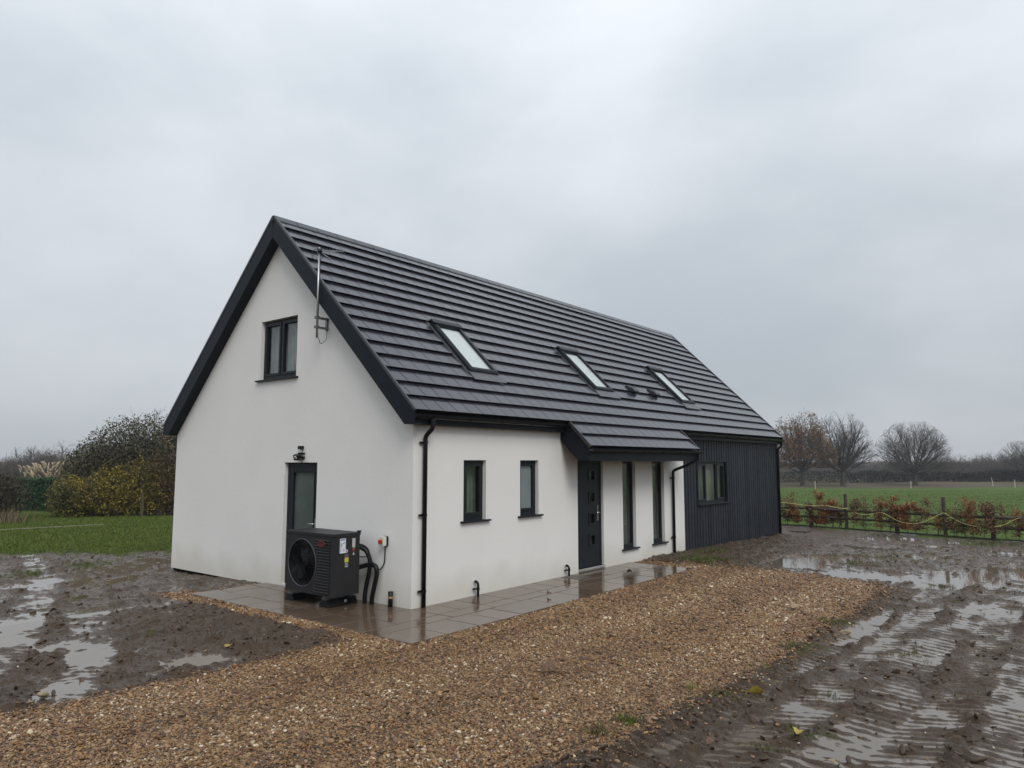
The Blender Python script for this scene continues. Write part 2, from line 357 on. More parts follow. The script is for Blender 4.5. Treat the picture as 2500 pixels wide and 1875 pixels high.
# ------------------------------------------------------------------ ground shape (world coordinates, metres)
def udist(x, y): return (x - CAM.x)*FWD.x + (y - CAM.y)*FWD.y
def zbase(x, y):
    x = np.asarray(x, float); y = np.asarray(y, float); u = udist(x, y); t = np.clip(1 - u/8.6, 0, 1)
    z = .42*t*t*(3 - 2*t) - .025 - .018*np.clip(x - 6, 0, 9) - .03*np.clip(y - 3.4, 0, 4)
    z = z - .0145*np.clip(u - 26, 0, 76) + .02*np.clip(u - 102, 0, 14)
    return z
FENCE = [(18.9, 6.0), (18.75, 1.0), (18.58, -1.21), (17.95, -4.14), (17.55, -6.6), (17.0, -10.5), (16.4, -15.)]
def fence_x(y):
    ys = [p[1] for p in FENCE][::-1]; xs = [p[0] for p in FENCE][::-1]; return np.interp(y, ys, xs)
def lawn_edge(x):    # y of the lawn's near edge, left of the house
    return np.interp(x, [-12, -3, -1.2, 0, .5, 1.6, 2.6, 5, 16], [12.5, 12.6, 12.8, 11.9, 10.8, 10.4, 10.9, 11.5, 11])
GRAVEL_W = -4.93
def gravel_mask(x, y):
    """distance inside the gravel drive (positive inside)"""
    x = np.asarray(x, float); y = np.asarray(y, float)
    e = .10*noise2(x/.9, y/.9, 11) + .05*noise2(x/.25, y/.25, 12)
    right = y - (GRAVEL_W + e)
    far = np.interp(y, [-5, -4.6, -4.2, -3, -2, -1, 0], [6.0, 6.6, 6.9, 7.2, 7.2, 6.95, 6.8]) + e - x
    top = np.where(x < -1.72, -.74 + .08*noise2(x/.6, 0*y, 14) - y, np.where(x < -1.15, 4.35 - (x + 1.72)*.9 - y, np.where(x < 0, 3.55 - y, .05 - y))) + e*.6
    left_strip = np.where(y > -.7, x - (-1.72 + .12*noise2(y/.7, 0*x, 15)), 9.)
    return np.minimum(np.minimum(right, far), np.minimum(top, left_strip))
TRACKS_R = [(-5.25, .20, .030), (-5.74, .20, .028), (-6.28, .22, .032), (-6.74, .20, .026), (-7.25, .22, .03), (-7.72, .20, .03), (-8.3, .22, .03), (-8.85, .22, .03), (-9.5, .22, .03)]
PITS = [(8.3, -2.6, .55, .06), (9.2, -2.65, .6, .06), (10.3, -2.8, .6, .055), (11.2, -3.3, .55, .05), (7.75, -3.85, .5, .06), (13.6, -3.0, .5, .05), (7.8, -4.7, .5, .05), (15, -4.2, .5, .05), (12.2, -4.6, .55, .05),
        (8.5, -5.6, .7, .06), (9.6, -6.0, .6, .05), (10.6, -6.4, .6, .055), (3.4, -5.2, .4, .04), (2.6, -5.24, .35, .05), (5.0, -6.2, .5, .03), (12, -7.5, .8, .05), (14.5, -6.2, .7, .05), (6.5, -7.5, .6, .05), (10.5, -8.3, .8, .05),
        (-2.8, 5.1, .32, .06), (-3.85, .95, .30, .07), (-3.96, 1.68, .22, .06), (-3.95, 3.3, .42, .06), (-2.94, 3.54, .3, .05), (-2.63, 3.3, .22, .04), (-4.53, -.28, .2, .05), (-4.4, 2.5, .4, .05), (-.6, 8.2, .9, .035), (.5, 8.9, .8, .035), (-2.0, 7.4, .6, .045), (-1.2, 6.6, .6, .03), (-2.3, 2.5, .2, .05), (-3.3, -.2, .28, .05), (-3.0, -.18, .2, .045), (-.3, 14.4, .5, .04), (-.9, 12.6, .5, .05), (-4.6, 4.2, .5, .05), (-5.2, 3.0, .5, .05), (-3.6, 6.4, .5, .05)]
TR_L = [[(-4.75, -.6), (-4.35, .05), (-3.73, 1.27), (-3.28, 2.6), (-2.61, 4.3), (-1.93, 6.3), (-1.2, 9.0)], [(-5.4, -.1), (-4.9, 1.0), (-4.34, 2.0), (-3.82, 3.27), (-3.04, 5.26), (-2.06, 7.65), (-1.2, 11.), (-.45, 13.9), (-.13, 16.6)]]
def detail(x, y):
    rough = fbm(x, y, .30, 4, 5); big = fbm(x, y, 1.3, 3, 1); fine = noise2(x/.075, y/.075, 13)
    h = .006 + .018*big + .030*rough + .058*np.abs(fbm(x, y, .20, 4, 9)) + .016*fine + .010*noise2(x/.045, y/.045, 15) - .010*sstep(6.8, 8.5, x)*(y < -2.0) - .006*(y > 2.5)
    h += .13*np.clip(fbm(x, y, .42, 4, 27) - .14, 0, 1) + .035*np.clip(fbm(x, y, .11, 2, 47) - .25, 0, 1)
    # tyre tracks along the drive: flooded lug prints with thrown-up shoulders
    act = sstep(-8, -4, x)*sstep(14, 9, x); wob = noise2(x/.5, y/.5, 33)
    for i, (yc, hw, dp) in enumerate(TRACKS_R):
        m_ = np.abs(y - yc) < .75
        if not m_.any(): continue
        X, Y_ = x[m_], y[m_]
        sy = Y_ - yc - .20*noise1(X/4.1 + i*7, 21) - .025*noise1(X/.6 + i*5, 22); d = np.abs(sy); ins = sstep(hw + .05, hw - .04, d)*act[m_]
        gate = sstep(-.30, .40, noise1(X/1.2 + i*11, 23)); skew = .5 if i % 2 else -.4
        ph = 2*np.pi*(X + skew*sy)/(.13 + .012*(i % 3)) + 1.0*wob[m_] + .6*rough[m_]; tread = np.clip(np.sin(ph)*1.5 + .3*fine[m_], -1, 1)
        cur = h[m_]; flat = -dp*(.35 + .65*gate) + .024*np.clip(rough[m_] + .7*big[m_], -.4, 1) + .006*fine[m_] + .018*np.abs(rough[m_]) + (.020 + .010*wob[m_])*tread*(.6 + .4*gate) + .012
        h[m_] = cur*(1 - .9*ins) + .9*ins*flat + (.008 + .05*np.clip(rough[m_], 0, 1))*act[m_]*np.exp(-((d - hw - .09)/.075)**2)
    for i, tr in enumerate(TR_L):
        tr = np.array(tr); m_ = (x > tr[:, 0].min() - 1) & (x < tr[:, 0].max() + 1) & (y > tr[:, 1].min() - 1) & (y < tr[:, 1].max() + 1)
        if not m_.any(): continue
        X, Y_ = x[m_], y[m_]; best = np.full(X.shape, 9.); par = np.zeros(X.shape); acc = 0
        for a, b in zip(tr[:-1], tr[1:]):
            ab = b - a; L2 = ab@ab; t = np.clip(((X - a[0])*ab[0] + (Y_ - a[1])*ab[1])/L2, 0, 1); d = np.hypot(X - a[0] - t*ab[0], Y_ - a[1] - t*ab[1])
            q = d < best; best = np.where(q, d, best); par = np.where(q, acc + t*math.sqrt(L2), par); acc += math.sqrt(L2)
        best = np.abs(best + .05*wob[m_]); ins = sstep(.27, .17, best); gate = sstep(-.4, .3, noise1(par/1.1 + i*9, 25))
        flat = -.016*(.1 + .9*gate) + .045*rough[m_] + .012*fine[m_] + .020*np.clip(np.sin(2*np.pi*(par + .5*best)/.15)*1.3, -1, 1)*gate + .010
        h[m_] = h[m_]*(1 - .85*ins) + .85*ins*flat + (.010 + .05*np.clip(rough[m_], 0, 1))*np.exp(-((best - .34)/.10)**2)
    wob2 = 1 + .5*noise2(x/.32, y/.32, 31)
    for px, py, r, dp in PITS:
        m_ = (np.abs(x - px) < 2.6*r) & (np.abs(y - py) < 2.6*r)
        if not m_.any(): continue
        d = np.hypot(x[m_] - px, (y[m_] - py)*1.15)/r; h[m_] -= dp*np.exp(-(d*wob2[m_])**2*1.1)
    # bank of scraped mud beside the drive, drier foot of the cladding and of the gravel's left edge
    h += (.045 + .05*np.clip(rough, -.6, 1))*np.exp(-((y - GRAVEL_W + .17)/.14)**2)*sstep(-4.5, -3, x)*sstep(6.6, 5.5, x)
    h += .050*sstep(-2.2, -1.2, y)*sstep(6.5, 7.5, x)*(y < 1) + .034*sstep(-3.3, -2.5, x)*sstep(-1.3, -1.6, x)*sstep(3.4, 2.2, y)*sstep(-1.0, -.6, y)
    return h
WATER = .0035
def ground_z(x, y):
    x = np.atleast_1d(np.asarray(x, float)); y = np.atleast_1d(np.asarray(y, float))
    zb = zbase(x, y); h = np.zeros(x.shape); near = (np.hypot(x - CAM.x, y - CAM.y) < 40) & (x - fence_x(y) < .5) & (y - lawn_edge(x) < 1.2)
    if near.any(): h[near] = detail(x[near], y[near])
    gm = sstep(-.12, .12, gravel_mask(x, y)); lw = sstep(-1.0, 1.0, y - lawn_edge(x)); fd = sstep(-1.2, .2, x - fence_x(y))
    h = h*(1 - gm) + gm*(.004 + .012*fbm(x, y, .8, 2, 61) - .014*np.exp(-((y + 3.62 + .1*noise2(x/2, 0*x, 62))/.12)**2) - .012*np.exp(-((y + 2.1 + .1*noise2(x/2, 0*x, 63))/.14)**2))
    h = h*(1 - lw) + lw*(.03 + .012*fbm(x, y, 2., 3, 65)); far = sstep(30, 60, udist(x, y))
    h = h*(1 - fd) + fd*(.04 + .02*fbm(x, y, 3., 3, 66)*(1 - far) + .10*far*fbm(x, y, 30., 2, 67))
    house = (x > -1.3) & (x < 15.4) & (y > .05) & (y < 7.0) & (x > .05); pat = (x > -1.3) & (x < 6.2) & (y > -1.38) & (y < 3.5) & ((y < 0) | (x < .1))
    h = np.where(house | pat, np.minimum(h, -.03), h)
    return zb + h, h, gm, lw, fd
# polar grid: fine where the photograph looks, coarse all round, out to the horizon
ang = np.concatenate([np.linspace(-43, 43, 760), np.arange(46.5, 316, 3.5)]); ang = np.radians(ang) + YAW
rad = np.concatenate([[.05, .8, 1.5], np.exp(np.linspace(math.log(2.1), math.log(4.1), 60)), np.exp(np.linspace(math.log(4.12), math.log(24), 820)), np.exp(np.linspace(math.log(24.2), math.log(7000), 130))])
AA, RR = np.meshgrid(ang, rad, indexing='ij'); GX = CAM.x + RR*np.cos(AA); GY = CAM.y + RR*np.sin(AA)
GZ, GH, GG, GL, GF = ground_z(GX.ravel(), GY.ravel())
na_, nr_ = len(ang), len(rad)
V = np.stack([GX.ravel(), GY.ravel(), GZ], 1)
ii, jj = np.meshgrid(np.arange(na_), np.arange(nr_ - 1), indexing='ij'); i2 = (ii + 1) % na_
Fq = np.stack([ii*nr_ + jj, ii*nr_ + jj + 1, i2*nr_ + jj + 1, i2*nr_ + jj], -1).reshape(-1, 4)
cx, cy = V[Fq, 0].mean(1), V[Fq, 1].mean(1)
fen = cx - fence_x(cy); is_field = fen > 0; is_lawn = (~is_field) & (cy - lawn_edge(cx) > 0); is_grav = (gravel_mask(cx, cy) > 0) & ~is_field & ~is_lawn & (np.hypot(cx - CAM.x, cy - CAM.y) < 30)
is_mud = ~(is_field | is_lawn | is_grav)
grassA = np.clip(sstep(-2.0, 2.8, GY.ravel() - lawn_edge(GX.ravel()) + 1.2*fbm(GX.ravel(), GY.ravel(), 1.6, 3, 95))*1.15, 0, 1)
for px, py, r, a in ((7.6, -1.15, .75, .55), (9.0, -.6, .9, .3), (-2.0, 9.0, .5, .45), (-.7, 9.4, .7, .5), (-2.8, 4.9, .4, .2), (-1.5, -5.05, .3, .35), (1.2, -5.05, .45, .4), (2.8, -5.0, .4, .45), (1.8, -6.05, .35, .4), (-.5, -5.7, .35, .35), (12, -3.6, 1.2, .3), (9.6, -3.6, .8, .35), (16.8, -5, 1., .6), (17, -8, 1., .6), (-1.65, -6.1, .3, .3)):
    grassA = np.maximum(grassA, a*np.exp(-(((GX.ravel() - px)**2 + (GY.ravel() - py)**2)/r**2)))
wetA = np.clip(sstep(.036, .004, GH) + .30*sstep(.05, .35, fbm(GX.ravel(), GY.ravel(), .9, 3, 88)), 0, 1)
roughA = sstep(92, 94.5, udist(GX.ravel(), GY.ravel()) + 3*noise2(GX.ravel()/14, GY.ravel()/14, 77))
def ground_piece(name, mask, m, attrs):
    f = Fq[mask]; used = np.unique(f); mp = np.full(len(V), -1); mp[used] = np.arange(len(used))
    me = fastmesh(name, V[used], mp[f], m, True)
    for k, a in attrs.items():
        at = me.attributes.new(k, 'FLOAT', 'POINT'); at.data.foreach_set('value', np.asarray(a[used], np.float32))
    return tag(link(bpy.data.objects.new(name, me)), kind='structure')
ground_piece('muddy_ground', is_mud, 'mud', {'grass': grassA, 'wet': wetA})
ground_piece('lawn', is_lawn, 'mud', {'grass': grassA, 'wet': wetA*0})
ground_piece('field', is_field, 'field', {'rough': roughA})
ground_piece('gravel_bed_ground', is_grav, 'gravel_bed', {})
# standing water: a sheet that shows wherever the mud dips under it
ok = (GH < WATER + .001) & (GG < .5) & (GL < .6) & (GF < .6) & (RR.ravel() < 33); 
house_area = (GX.ravel() > -1.3) & (GX.ravel() < 15.5) & (GY.ravel() > -.02) & (GY.ravel() < 7.05)
ok &= ~(house_area & (GX.ravel() > 0)); ok &= ~((GX.ravel() > -1.36) & (GX.ravel() < 6.3) & (GY.ravel() > -1.45) & (GY.ravel() < 3.65))
fw_ = Fq[ok[Fq].any(1) & is_mud]; used = np.unique(fw_); mp = np.full(len(V), -1); mp[used] = np.arange(len(used)); VW = V[used].copy(); VW[:, 2] = zbase(VW[:, 0], VW[:, 1]) + WATER
tag(link(bpy.data.objects.new('puddle_water', fastmesh('puddle_water', VW, mp[fw_], 'water', True))), kind='structure')
def gz(x, y): return float(ground_z(x, y)[0][0])

# ------------------------------------------------------------------ patio of sandstone slabs
pat = MB()
pat.box(-1.36, 6.24, -1.45, -.0, -.10, -.012); pat.box(-1.36, -.0, .0, 3.66, -.10, -.012)
patio = tag(pat.build('patio', 'grout'), kind='structure')
def lay(x0, x1, y0, y1, courses, lens, seed, along):
    rg = random.Random(seed); p = 0; k = 0
    lim = (y1 - y0) if along == 'x' else (x1 - x0); run = (x1 - x0) if along == 'x' else (y1 - y0)
    for cw in courses:
        cw = min(cw, lim - p) if cw != courses[-1] else lim - p
        q = 0
        while q < run - .01:
            ln = rg.choice(lens); 
            if run - q - ln < .28: ln = run - q
            g_ = .005; dz = rg.uniform(-.0015, .0015)
            a = (x0 + q + g_, x0 + q + ln - g_, y0 + p + g_, y0 + p + cw - g_) if along == 'x' else (x0 + p + g_, x0 + p + cw - g_, y0 + q + g_, y0 + q + ln - g_)
            s_ = MB().box(a[0], a[1], a[2], a[3], -.04, .0 + dz); o = bevelled(s_.build('paving_slab', 'paving', patio), .006, 2); q += ln
        p += cw
lay(-1.36, 6.24, -1.45, 0, [.60, .285, .565], [.9, .6, .6, .75, .45], 3, 'x')
lay(-1.36, 0, 0, 3.66, [.45, .60, .31], [.9, .6, .6, .75], 5, 'y')

# ------------------------------------------------------------------ house
house = tag(empty('house'), 'white rendered one-and-a-half storey house with dark tiled roof and dark boarded end', 'house')
W, LEN, XC = 7.08, 15.5, 8.95
P44 = R(44.5); CS, SN = math.cos(P44), math.sin(P44); Y0, Z0 = -.19, 2.815; RIDGE_Y = W/2
STOP = (RIDGE_Y - Y0)/CS; NC = 16; GA = STOP/NC
def RF(x, s, q): return (x, Y0 + s*CS - q*SN, Z0 + s*SN + q*CS)          # front slope
def RB(x, s, q): a = RF(x, s, q); return (a[0], W - a[1], a[2])           # back slope
FF = lambda u, v, q: (u, -q, v)          # front wall frame: u along x, v up, q outward
GFm = lambda u, v, q: (-q, u, v)         # gable frame: u along y
def wall_panel(mb, fr, u0, u1, v0, v1, holes, depth, clip=None):
    us = sorted({u0, u1, *[h[0] for h in holes], *[h[1] for h in holes]}); vs = sorted({v0, v1, *[h[2] for h in holes], *[h[3] for h in holes]})
    bm = bmesh.new()
    for a, b in zip(us[:-1], us[1:]):
        for c, d in zip(vs[:-1], vs[1:]):
            if any(h[0] <= a and b <= h[1] and h[2] <= c and d <= h[3] for h in holes): continue
            bm.faces.new([bm.verts.new((p, q, 0)) for p, q in ((a, c), (b, c), (b, d), (a, d))])
    bmesh.ops.remove_doubles(bm, verts=bm.verts, dist=1e-5)
    for co, no in (clip or []):
        bmesh.ops.bisect_plane(bm, geom=bm.verts[:] + bm.edges[:] + bm.faces[:], plane_co=(*co, 0), plane_no=(*no, 0), clear_outer=True)
    bm.verts.index_update(); mb.add([fr(*v.co) for v in bm.verts], [[v.index for v in f.verts] for f in bm.faces]); bm.free()
    for h in holes:
        c = [(h[0], h[2]), (h[1], h[2]), (h[1], h[3]), (h[0], h[3])]
        for i in range(4):
            p, q = c[i], c[(i + 1) % 4]; mb.add([fr(*p, 0), fr(*q, 0), fr(*q, -depth), fr(*p, -depth)], [(0, 1, 2, 3)])
H_FRONT = [(1.09, 1.63, 1.165, 2.123), (2.535, 3.065, 1.165, 2.123), (4.32, 5.25, .06, 2.112), (6.02, 6.57, .28, 2.104), (7.34, 7.90, .28, 2.104)]
H_CLAD = [(9.70, 11.46, 1.03, 2.085)]
H_GAB = [(2.29, 3.215, .03, 2.086), (2.97, 4.09, 3.572, 4.666)]
wm = MB(); wall_panel(wm, FF, 0, XC, -.035, 2.95, H_FRONT, .13)
wm.build('front_wall', 'render', house)
wm = MB(); k = .28
wall_panel(wm, GFm, 0, W, -.045, 6.6, H_GAB, .13, [((RF(0, 0, -.16)[1], RF(0, 0, -.16)[2]), (-SN, CS)), ((RB(0, 0, -.16)[1], RB(0, 0, -.16)[2]), (SN, CS))])
wm.build('gable_wall', 'render', house)
wm = MB(); wm.add([(0, W, -.045), (LEN, W, -.045), (LEN, W, 2.9), (0, W, 2.9)], [(0, 1, 2, 3)]); wm.build('rear_wall', 'render', house)
wm = MB(); wm.add([(LEN, 0, -.1), (LEN, W, -.1), (LEN, W, 2.75), (LEN, RIDGE_Y, 6.2), (LEN, 0, 2.75)], [(0, 1, 2, 3, 4)]); wm.build('far_gable_wall', 'cladding', house)
wm = MB(); wm.box(.04, LEN - .04, .04, W - .04, -.6, -.02); wm.build('plinth', 'dark', house)
wm = MB(); wm.box(.2, LEN - .2, .5, W - .2, 2.45, 2.6); wm.box(.45, LEN - .2, .02 + .45, W - .2, -.02, .0); wm.box(3.7, 3.8, .45, W - .2, 0, 2.45); wm.box(8.9, 9.0, .45, W - .2, 0, 2.45); wm.build('upper_floor', 'interior', house)
# cladding: a dark backing with an upright board every 160 mm
cb = MB(); wall_panel(cb, lambda u, v, q: (u, -.012 - q, v), XC, LEN + .03, -.10, 2.95, H_CLAD, .15); clad = cb.build('cladding', 'clad_gap', house)
nb = 41; pw = (LEN + .03 - XC)/nb; bm_cache = {}
for i in range(nb):
    a = XC + i*pw + .023; b_ = XC + (i + 1)*pw - .023; h = H_CLAD[0]
    segs = [(-.095, 2.72)]
    if b_ > h[0] and a < h[1]: 
        if a < h[0] - .05 or b_ > h[1] + .05: pass
        segs = [(-.095, h[2] - .03), (h[3] + .004, 2.72)]
    for z0, z1 in segs:
        MB().prism([(a, -.013), (a + .002, -.028), (b_ - .002, -.028), (b_, -.013)], z0 + random.uniform(-.004, .004), z1, lambda t, p, q: (p, q, t)).build('cladding_board', 'cladding', clad)
MB().box(XC - .012, XC + .010, -.040, .0, -.06, 2.72).build('corner_trim', 'cladding', house)
MB().box(LEN - .02, LEN + .05, -.045, .03, -.10, 2.72).build('corner_trim', 'cladding', house)

# windows and doors -------------------------------------------------
def bars(mb, fr, u0, u1, v0, v1, w_, q0, q1, wb=None):
    wb = wb or w_; mb.box(u0, u0 + w_, v0, v1, q0, q1, fr); mb.box(u1 - w_, u1, v0, v1, q0, q1, fr)
    mb.box(u0 + w_, u1 - w_, v0, v0 + wb, q0, q1, fr); mb.box(u0 + w_, u1 - w_, v1 - w_, v1, q0, q1, fr); return mb
def folds(fr, u0, u1, v0, v1, q, amp=.012, per=.09):
    n_ = max(6, int((u1 - u0)/.012)); vs = []; fs = []
    for i in range(n_ + 1):
        u = u0 + (u1 - u0)*i/n_; d = q + amp*math.sin(2*math.pi*u/per) + amp*.5*math.sin(2*math.pi*u/per*1.7 + 1)
        vs += [fr(u, v0, d), fr(u, v1, d)]
        if i: k_ = 2*i; fs.append((k_ - 2, k_, k_ + 1, k_ - 1))
    return MB().add(vs, fs)
def window(hole, fr, sashes, setb=.07, sill=True, fw=.045, back=None, pane='glass'):
    u0, u1, v0, v1 = hole; g_ = .002
    o = bevelled(bars(MB(), fr, u0 + g_, u1 - g_, v0 + g_, v1 - g_, fw, -setb - .06, -setb, fw + .03).build('window', 'frame', house), .003)
    n_ = sum(s[0] for s in sashes); u = u0 + fw; tot = u1 - u0 - 2*fw
    for i, (share, opens) in enumerate(sashes):
        a, b_ = u, u + tot*share/n_; u = b_
        if i: bevelled(MB().box(a - .022, a + .022, v0 + fw + .03, v1 - fw, -setb - .058, -setb - .003, fr).build('mullion', 'frame', o), .003)
        aa, bb = a + (.022 if i else 0), b_ - (.022 if i < len(sashes) - 1 else 0); c, d = v0 + fw + .03, v1 - fw
        if opens:
            bevelled(bars(MB(), fr, aa + .002, bb - .002, c + .002, d - .002, .048, -setb - .05, -setb + .014).build('sash', 'frame', o), .004); aa += .05; bb -= .05; c += .05; d -= .05
        MB().box(aa, bb, c, d, -setb - .036, -setb - .030, fr).build('pane', pane, o)
    if sill: bevelled(MB().box(u0 - .07, u1 + .08, v0 - .022, v0 + .006, -setb + .004, .055, fr).build('sill', 'frame', o), .004)
    if back:
        for (kind, m_, a, b_, c, d) in back:
            if kind == 'folds': folds(fr, u0 + (u1 - u0)*a, u0 + (u1 - u0)*b_, v0 + (v1 - v0)*c, v0 + (v1 - v0)*d, -setb - .16).build('curtain', m_, o, True)
            else: MB().box(u0 + (u1 - u0)*a, u0 + (u1 - u0)*b_, v0 + (v1 - v0)*c, v0 + (v1 - v0)*d, -setb - .15, -setb - .145, fr).build('blind', m_, o)
    return o
w1 = window(H_FRONT[0], FF, [(1, True)], back=[('folds', 'curtain_grey', .62, 1.0, 0, 1)])
w2 = window(H_FRONT[1], FF, [(1, True)], pane='frosted_pale')
w3 = window(H_FRONT[3], FF, [(1, False)], back=[('blind', 'blind', 0, 1, .0, 1.)])
w4 = window(H_FRONT[4], FF, [(1, False)], back=[('blind', 'blind', 0, 1, .0, 1.)])
for w_, z1 in ((w3, .62), (w4, .45)):
    hx = H_FRONT[3] if w_ is w3 else H_FRONT[4]
    for k in range(7): MB().box(hx[0] + .05, hx[1] - .05, (.36 + k*.055), (.395 + k*.055), -.205, -.20, FF).build('blind_slat', 'curtain_grey', w_)
w5 = window(H_CLAD[0], lambda u, v, q: (u, -.03 - q, v), [(1, True), (1.25, False), (1, True)], setb=.05, back=[('folds', 'blind', 0, 1, 0, 1)])
w6 = window(H_GAB[1], GFm, [(1, True), (1, True)], back=[('folds', 'curtain_pale', 0, 1, 0, 1)])
w6['label'] = 'two-light casement window under the gable with pale curtains'
# gable door
gd = bevelled(bars(MB(), GFm, 2.292, 3.213, .032, 2.084, .055, -.13, -.07).build('door', 'frame', house), .003); u0, u1, v0, v1 = 2.345, 3.16, .085, 2.03
bevelled(bars(MB(), GFm, u0, u1, v0, v1, .10, -.125, -.075, .14).build('door_leaf', 'frame', gd), .004)
bevelled(bars(MB(), GFm, u0 + .10, u1 - .10, v0 + .14, v1 - .10, .018, -.10, -.066).build('glazing_bead', 'frame', gd), .003)
MB().box(u0 + .118, u1 - .118, v0 + .158, v1 - .118, -.11, -.104, GFm).build('pane', 'frosted', gd)
hd = MB().tube([GFm(2.40, 1.07, -.07), GFm(2.40, 1.07, -.02), GFm(2.53, 1.07, -.02)], .010, 8).build('handle', 'chrome', gd, True); MB().box(2.385, 2.415, .95, 1.16, -.075, -.066, GFm).build('handle_plate', 'chrome', gd)
# front door: slab with four small square lights
fd = bevelled(bars(MB(), FF, 4.322, 5.248, .062, 2.110, .05, -.13, -.05).build('door', 'frame', house), .003)
hx = (4.80, 5.02); lights = [(1.72, 1.93), (1.29, 1.50), (.875, 1.09), (.455, .67)]
sm = MB(); wall_panel(sm, lambda u, v, q: (u, .062 - q, v), 4.374, 5.196, .115, 2.058, [(hx[0], hx[1], a, b_) for a, b_ in lights], .03); dl = sm.build('door_leaf', 'frame', fd)
for a, b_ in lights:
    bevelled(bars(MB(), FF, hx[0] - .012, hx[1] + .012, a - .012, b_ + .012, .034, -.062, -.047).build('light_frame', 'frame', fd), .004)
    MB().box(hx[0] + .01, hx[1] - .01, a + .01, b_ - .01, -.088, -.082, FF).build('pane', 'glass', fd)
MB().box(4.36, 5.2, .09, 2.08, -.14, -.135, FF).build('door_back', 'dark', fd)
MB().tube([FF(5.12, 1.09, -.06), FF(5.12, 1.09, -.005), FF(5.01, 1.09, -.005)], .011, 8).build('handle', 'chrome', fd, True); MB().box(5.10, 5.14, .93, 1.24, -.062, -.054, FF).build('handle_plate', 'chrome', fd)
bevelled(MB().box(4.322, 5.248, .02, .060, -.13, .035, FF).build('threshold', 'threshold', fd), .005)

# roof --------------------------------------------------------------
XA, XB = -.158, 15.60
SKY = [(1.90, 2.66, 1.16, 2.55), (5.95, 6.71, 1.15, 2.55), (10.17, 10.95, 1.13, 2.53)]
PX0, PX1 = 3.72, 8.37
deck = MB(); deck.box(XA, XB, .03, STOP, -.14, -.004, RF); deck.box(XA, XB, .03, STOP, -.14, -.004, RB)
roof = deck.build('roof', 'dark', house)
# single tiles: wedge with its thick nose down the slope
def tile_mesh(wd, nose=.056, ln=None):
    ln = ln or GA + .04; g_ = .007
    return [(x, s, q) for x in (g_, wd - g_) for s, q in ((.024, .016), (0, nose), (ln, .012), (ln, -.002))]
TF = [(0, 1, 2, 3), (7, 6, 5, 4), (0, 4, 5, 1), (1, 5, 6, 2), (2, 6, 7, 3), (3, 7, 4, 0)]
tiles = []; TW = .30
for r_ in range(-2, NC):
    s0 = r_*GA; xa, xb = (XA, XB) if r_ >= 0 else (PX0 + .03, PX1 - .03)
    x = (.10 if r_ % 2 == 0 else -.05) - TW*int((.1 - xa)/TW + 2)
    if r_ < 0: x += TW*0
    while x < xb:
        a, b_ = max(x, xa), min(x + TW, xb); x += TW
        if b_ - a < .02: continue
        parts = [(a, b_, s0, GA + .04)]
        for k0, k1, t0, t1 in SKY:
            new = []
            for (p, q, s_, ln) in parts:
                if s_ < t1 + .04 and s_ + GA > t0 - .02 + .001 and q > k0 - .07 and p < k1 + .07:
                    if p < k0 - .07: new.append((p, k0 - .07, s_, ln))
                    if q > k1 + .07: new.append((k1 + .07, q, s_, ln))
                    if s_ + GA > t1 + .08 + .05 and s_ < t1: new.append((max(p, k0 - .07), min(q, k1 + .07), t1 + .08, s_ + GA + .04 - t1 - .08))
                else: new.append((p, q, s_, ln))
            parts = new
        for (p, q, s_, ln) in parts:
            if q - p > .015: tiles.append((p, q - p, s_, ln))
tiles.sort(key=lambda t: (Vector(RF(t[0], t[2], 0)) - CAM).length)
cache = {}; ROT = Matrix.Rotation(P44, 4, 'X')
for (x, wd, s_, ln) in tiles[:300]:
    key = (round(wd, 3), round(ln, 3))
    if key not in cache: cache[key] = MB().add(tile_mesh(wd, ln=ln), TF).mesh('roof_tile', 'tile_single')
    o = link(bpy.data.objects.new('roof_tile', cache[key]), roof); o.matrix_local = Matrix.Translation(RF(x, s_, random.uniform(-.001, .001))) @ ROT @ Matrix.Rotation(random.uniform(-.003, .003), 4, 'Y')
rest = MB()
for (x, wd, s_, ln) in tiles[300:]:
    dq = random.uniform(-.001, .001); rest.add([RF(x + a, s_ + s, q + dq) for a, s, q in tile_mesh(wd, ln=ln)], TF)
tag(rest.build('roof_tiles_beyond', 'tile', roof), kind='stuff')
bk = MB()
for r_ in range(NC): bk.add([RB(a, r_*GA + s, q) for a, s, q in [(x, s, q) for x in (XA, XB) for s, q in ((0, 0), (0, .046), (GA + .04, .012), (GA + .04, -.002))]], TF)
bk.build('rear_tiling', 'tile', roof)
# ridge tiles
x = XA - .03; 
while x < XB:
    ln = min(.45, XB + .03 - x); z = Z0 + STOP*SN
    prof = [(-.125, z - .072), (-.118, z - .045), (-.018, z + .062), (.018, z + .062), (.118, z - .045), (.125, z - .072), (.0, z + .02)]
    bevelled(MB().prism([(RIDGE_Y + p, q) for p, q in prof], x + .004, x + ln - .004, lambda t, p, q: (t, p, q)).build('ridge_tile', 'tile', roof), .006); x += .45
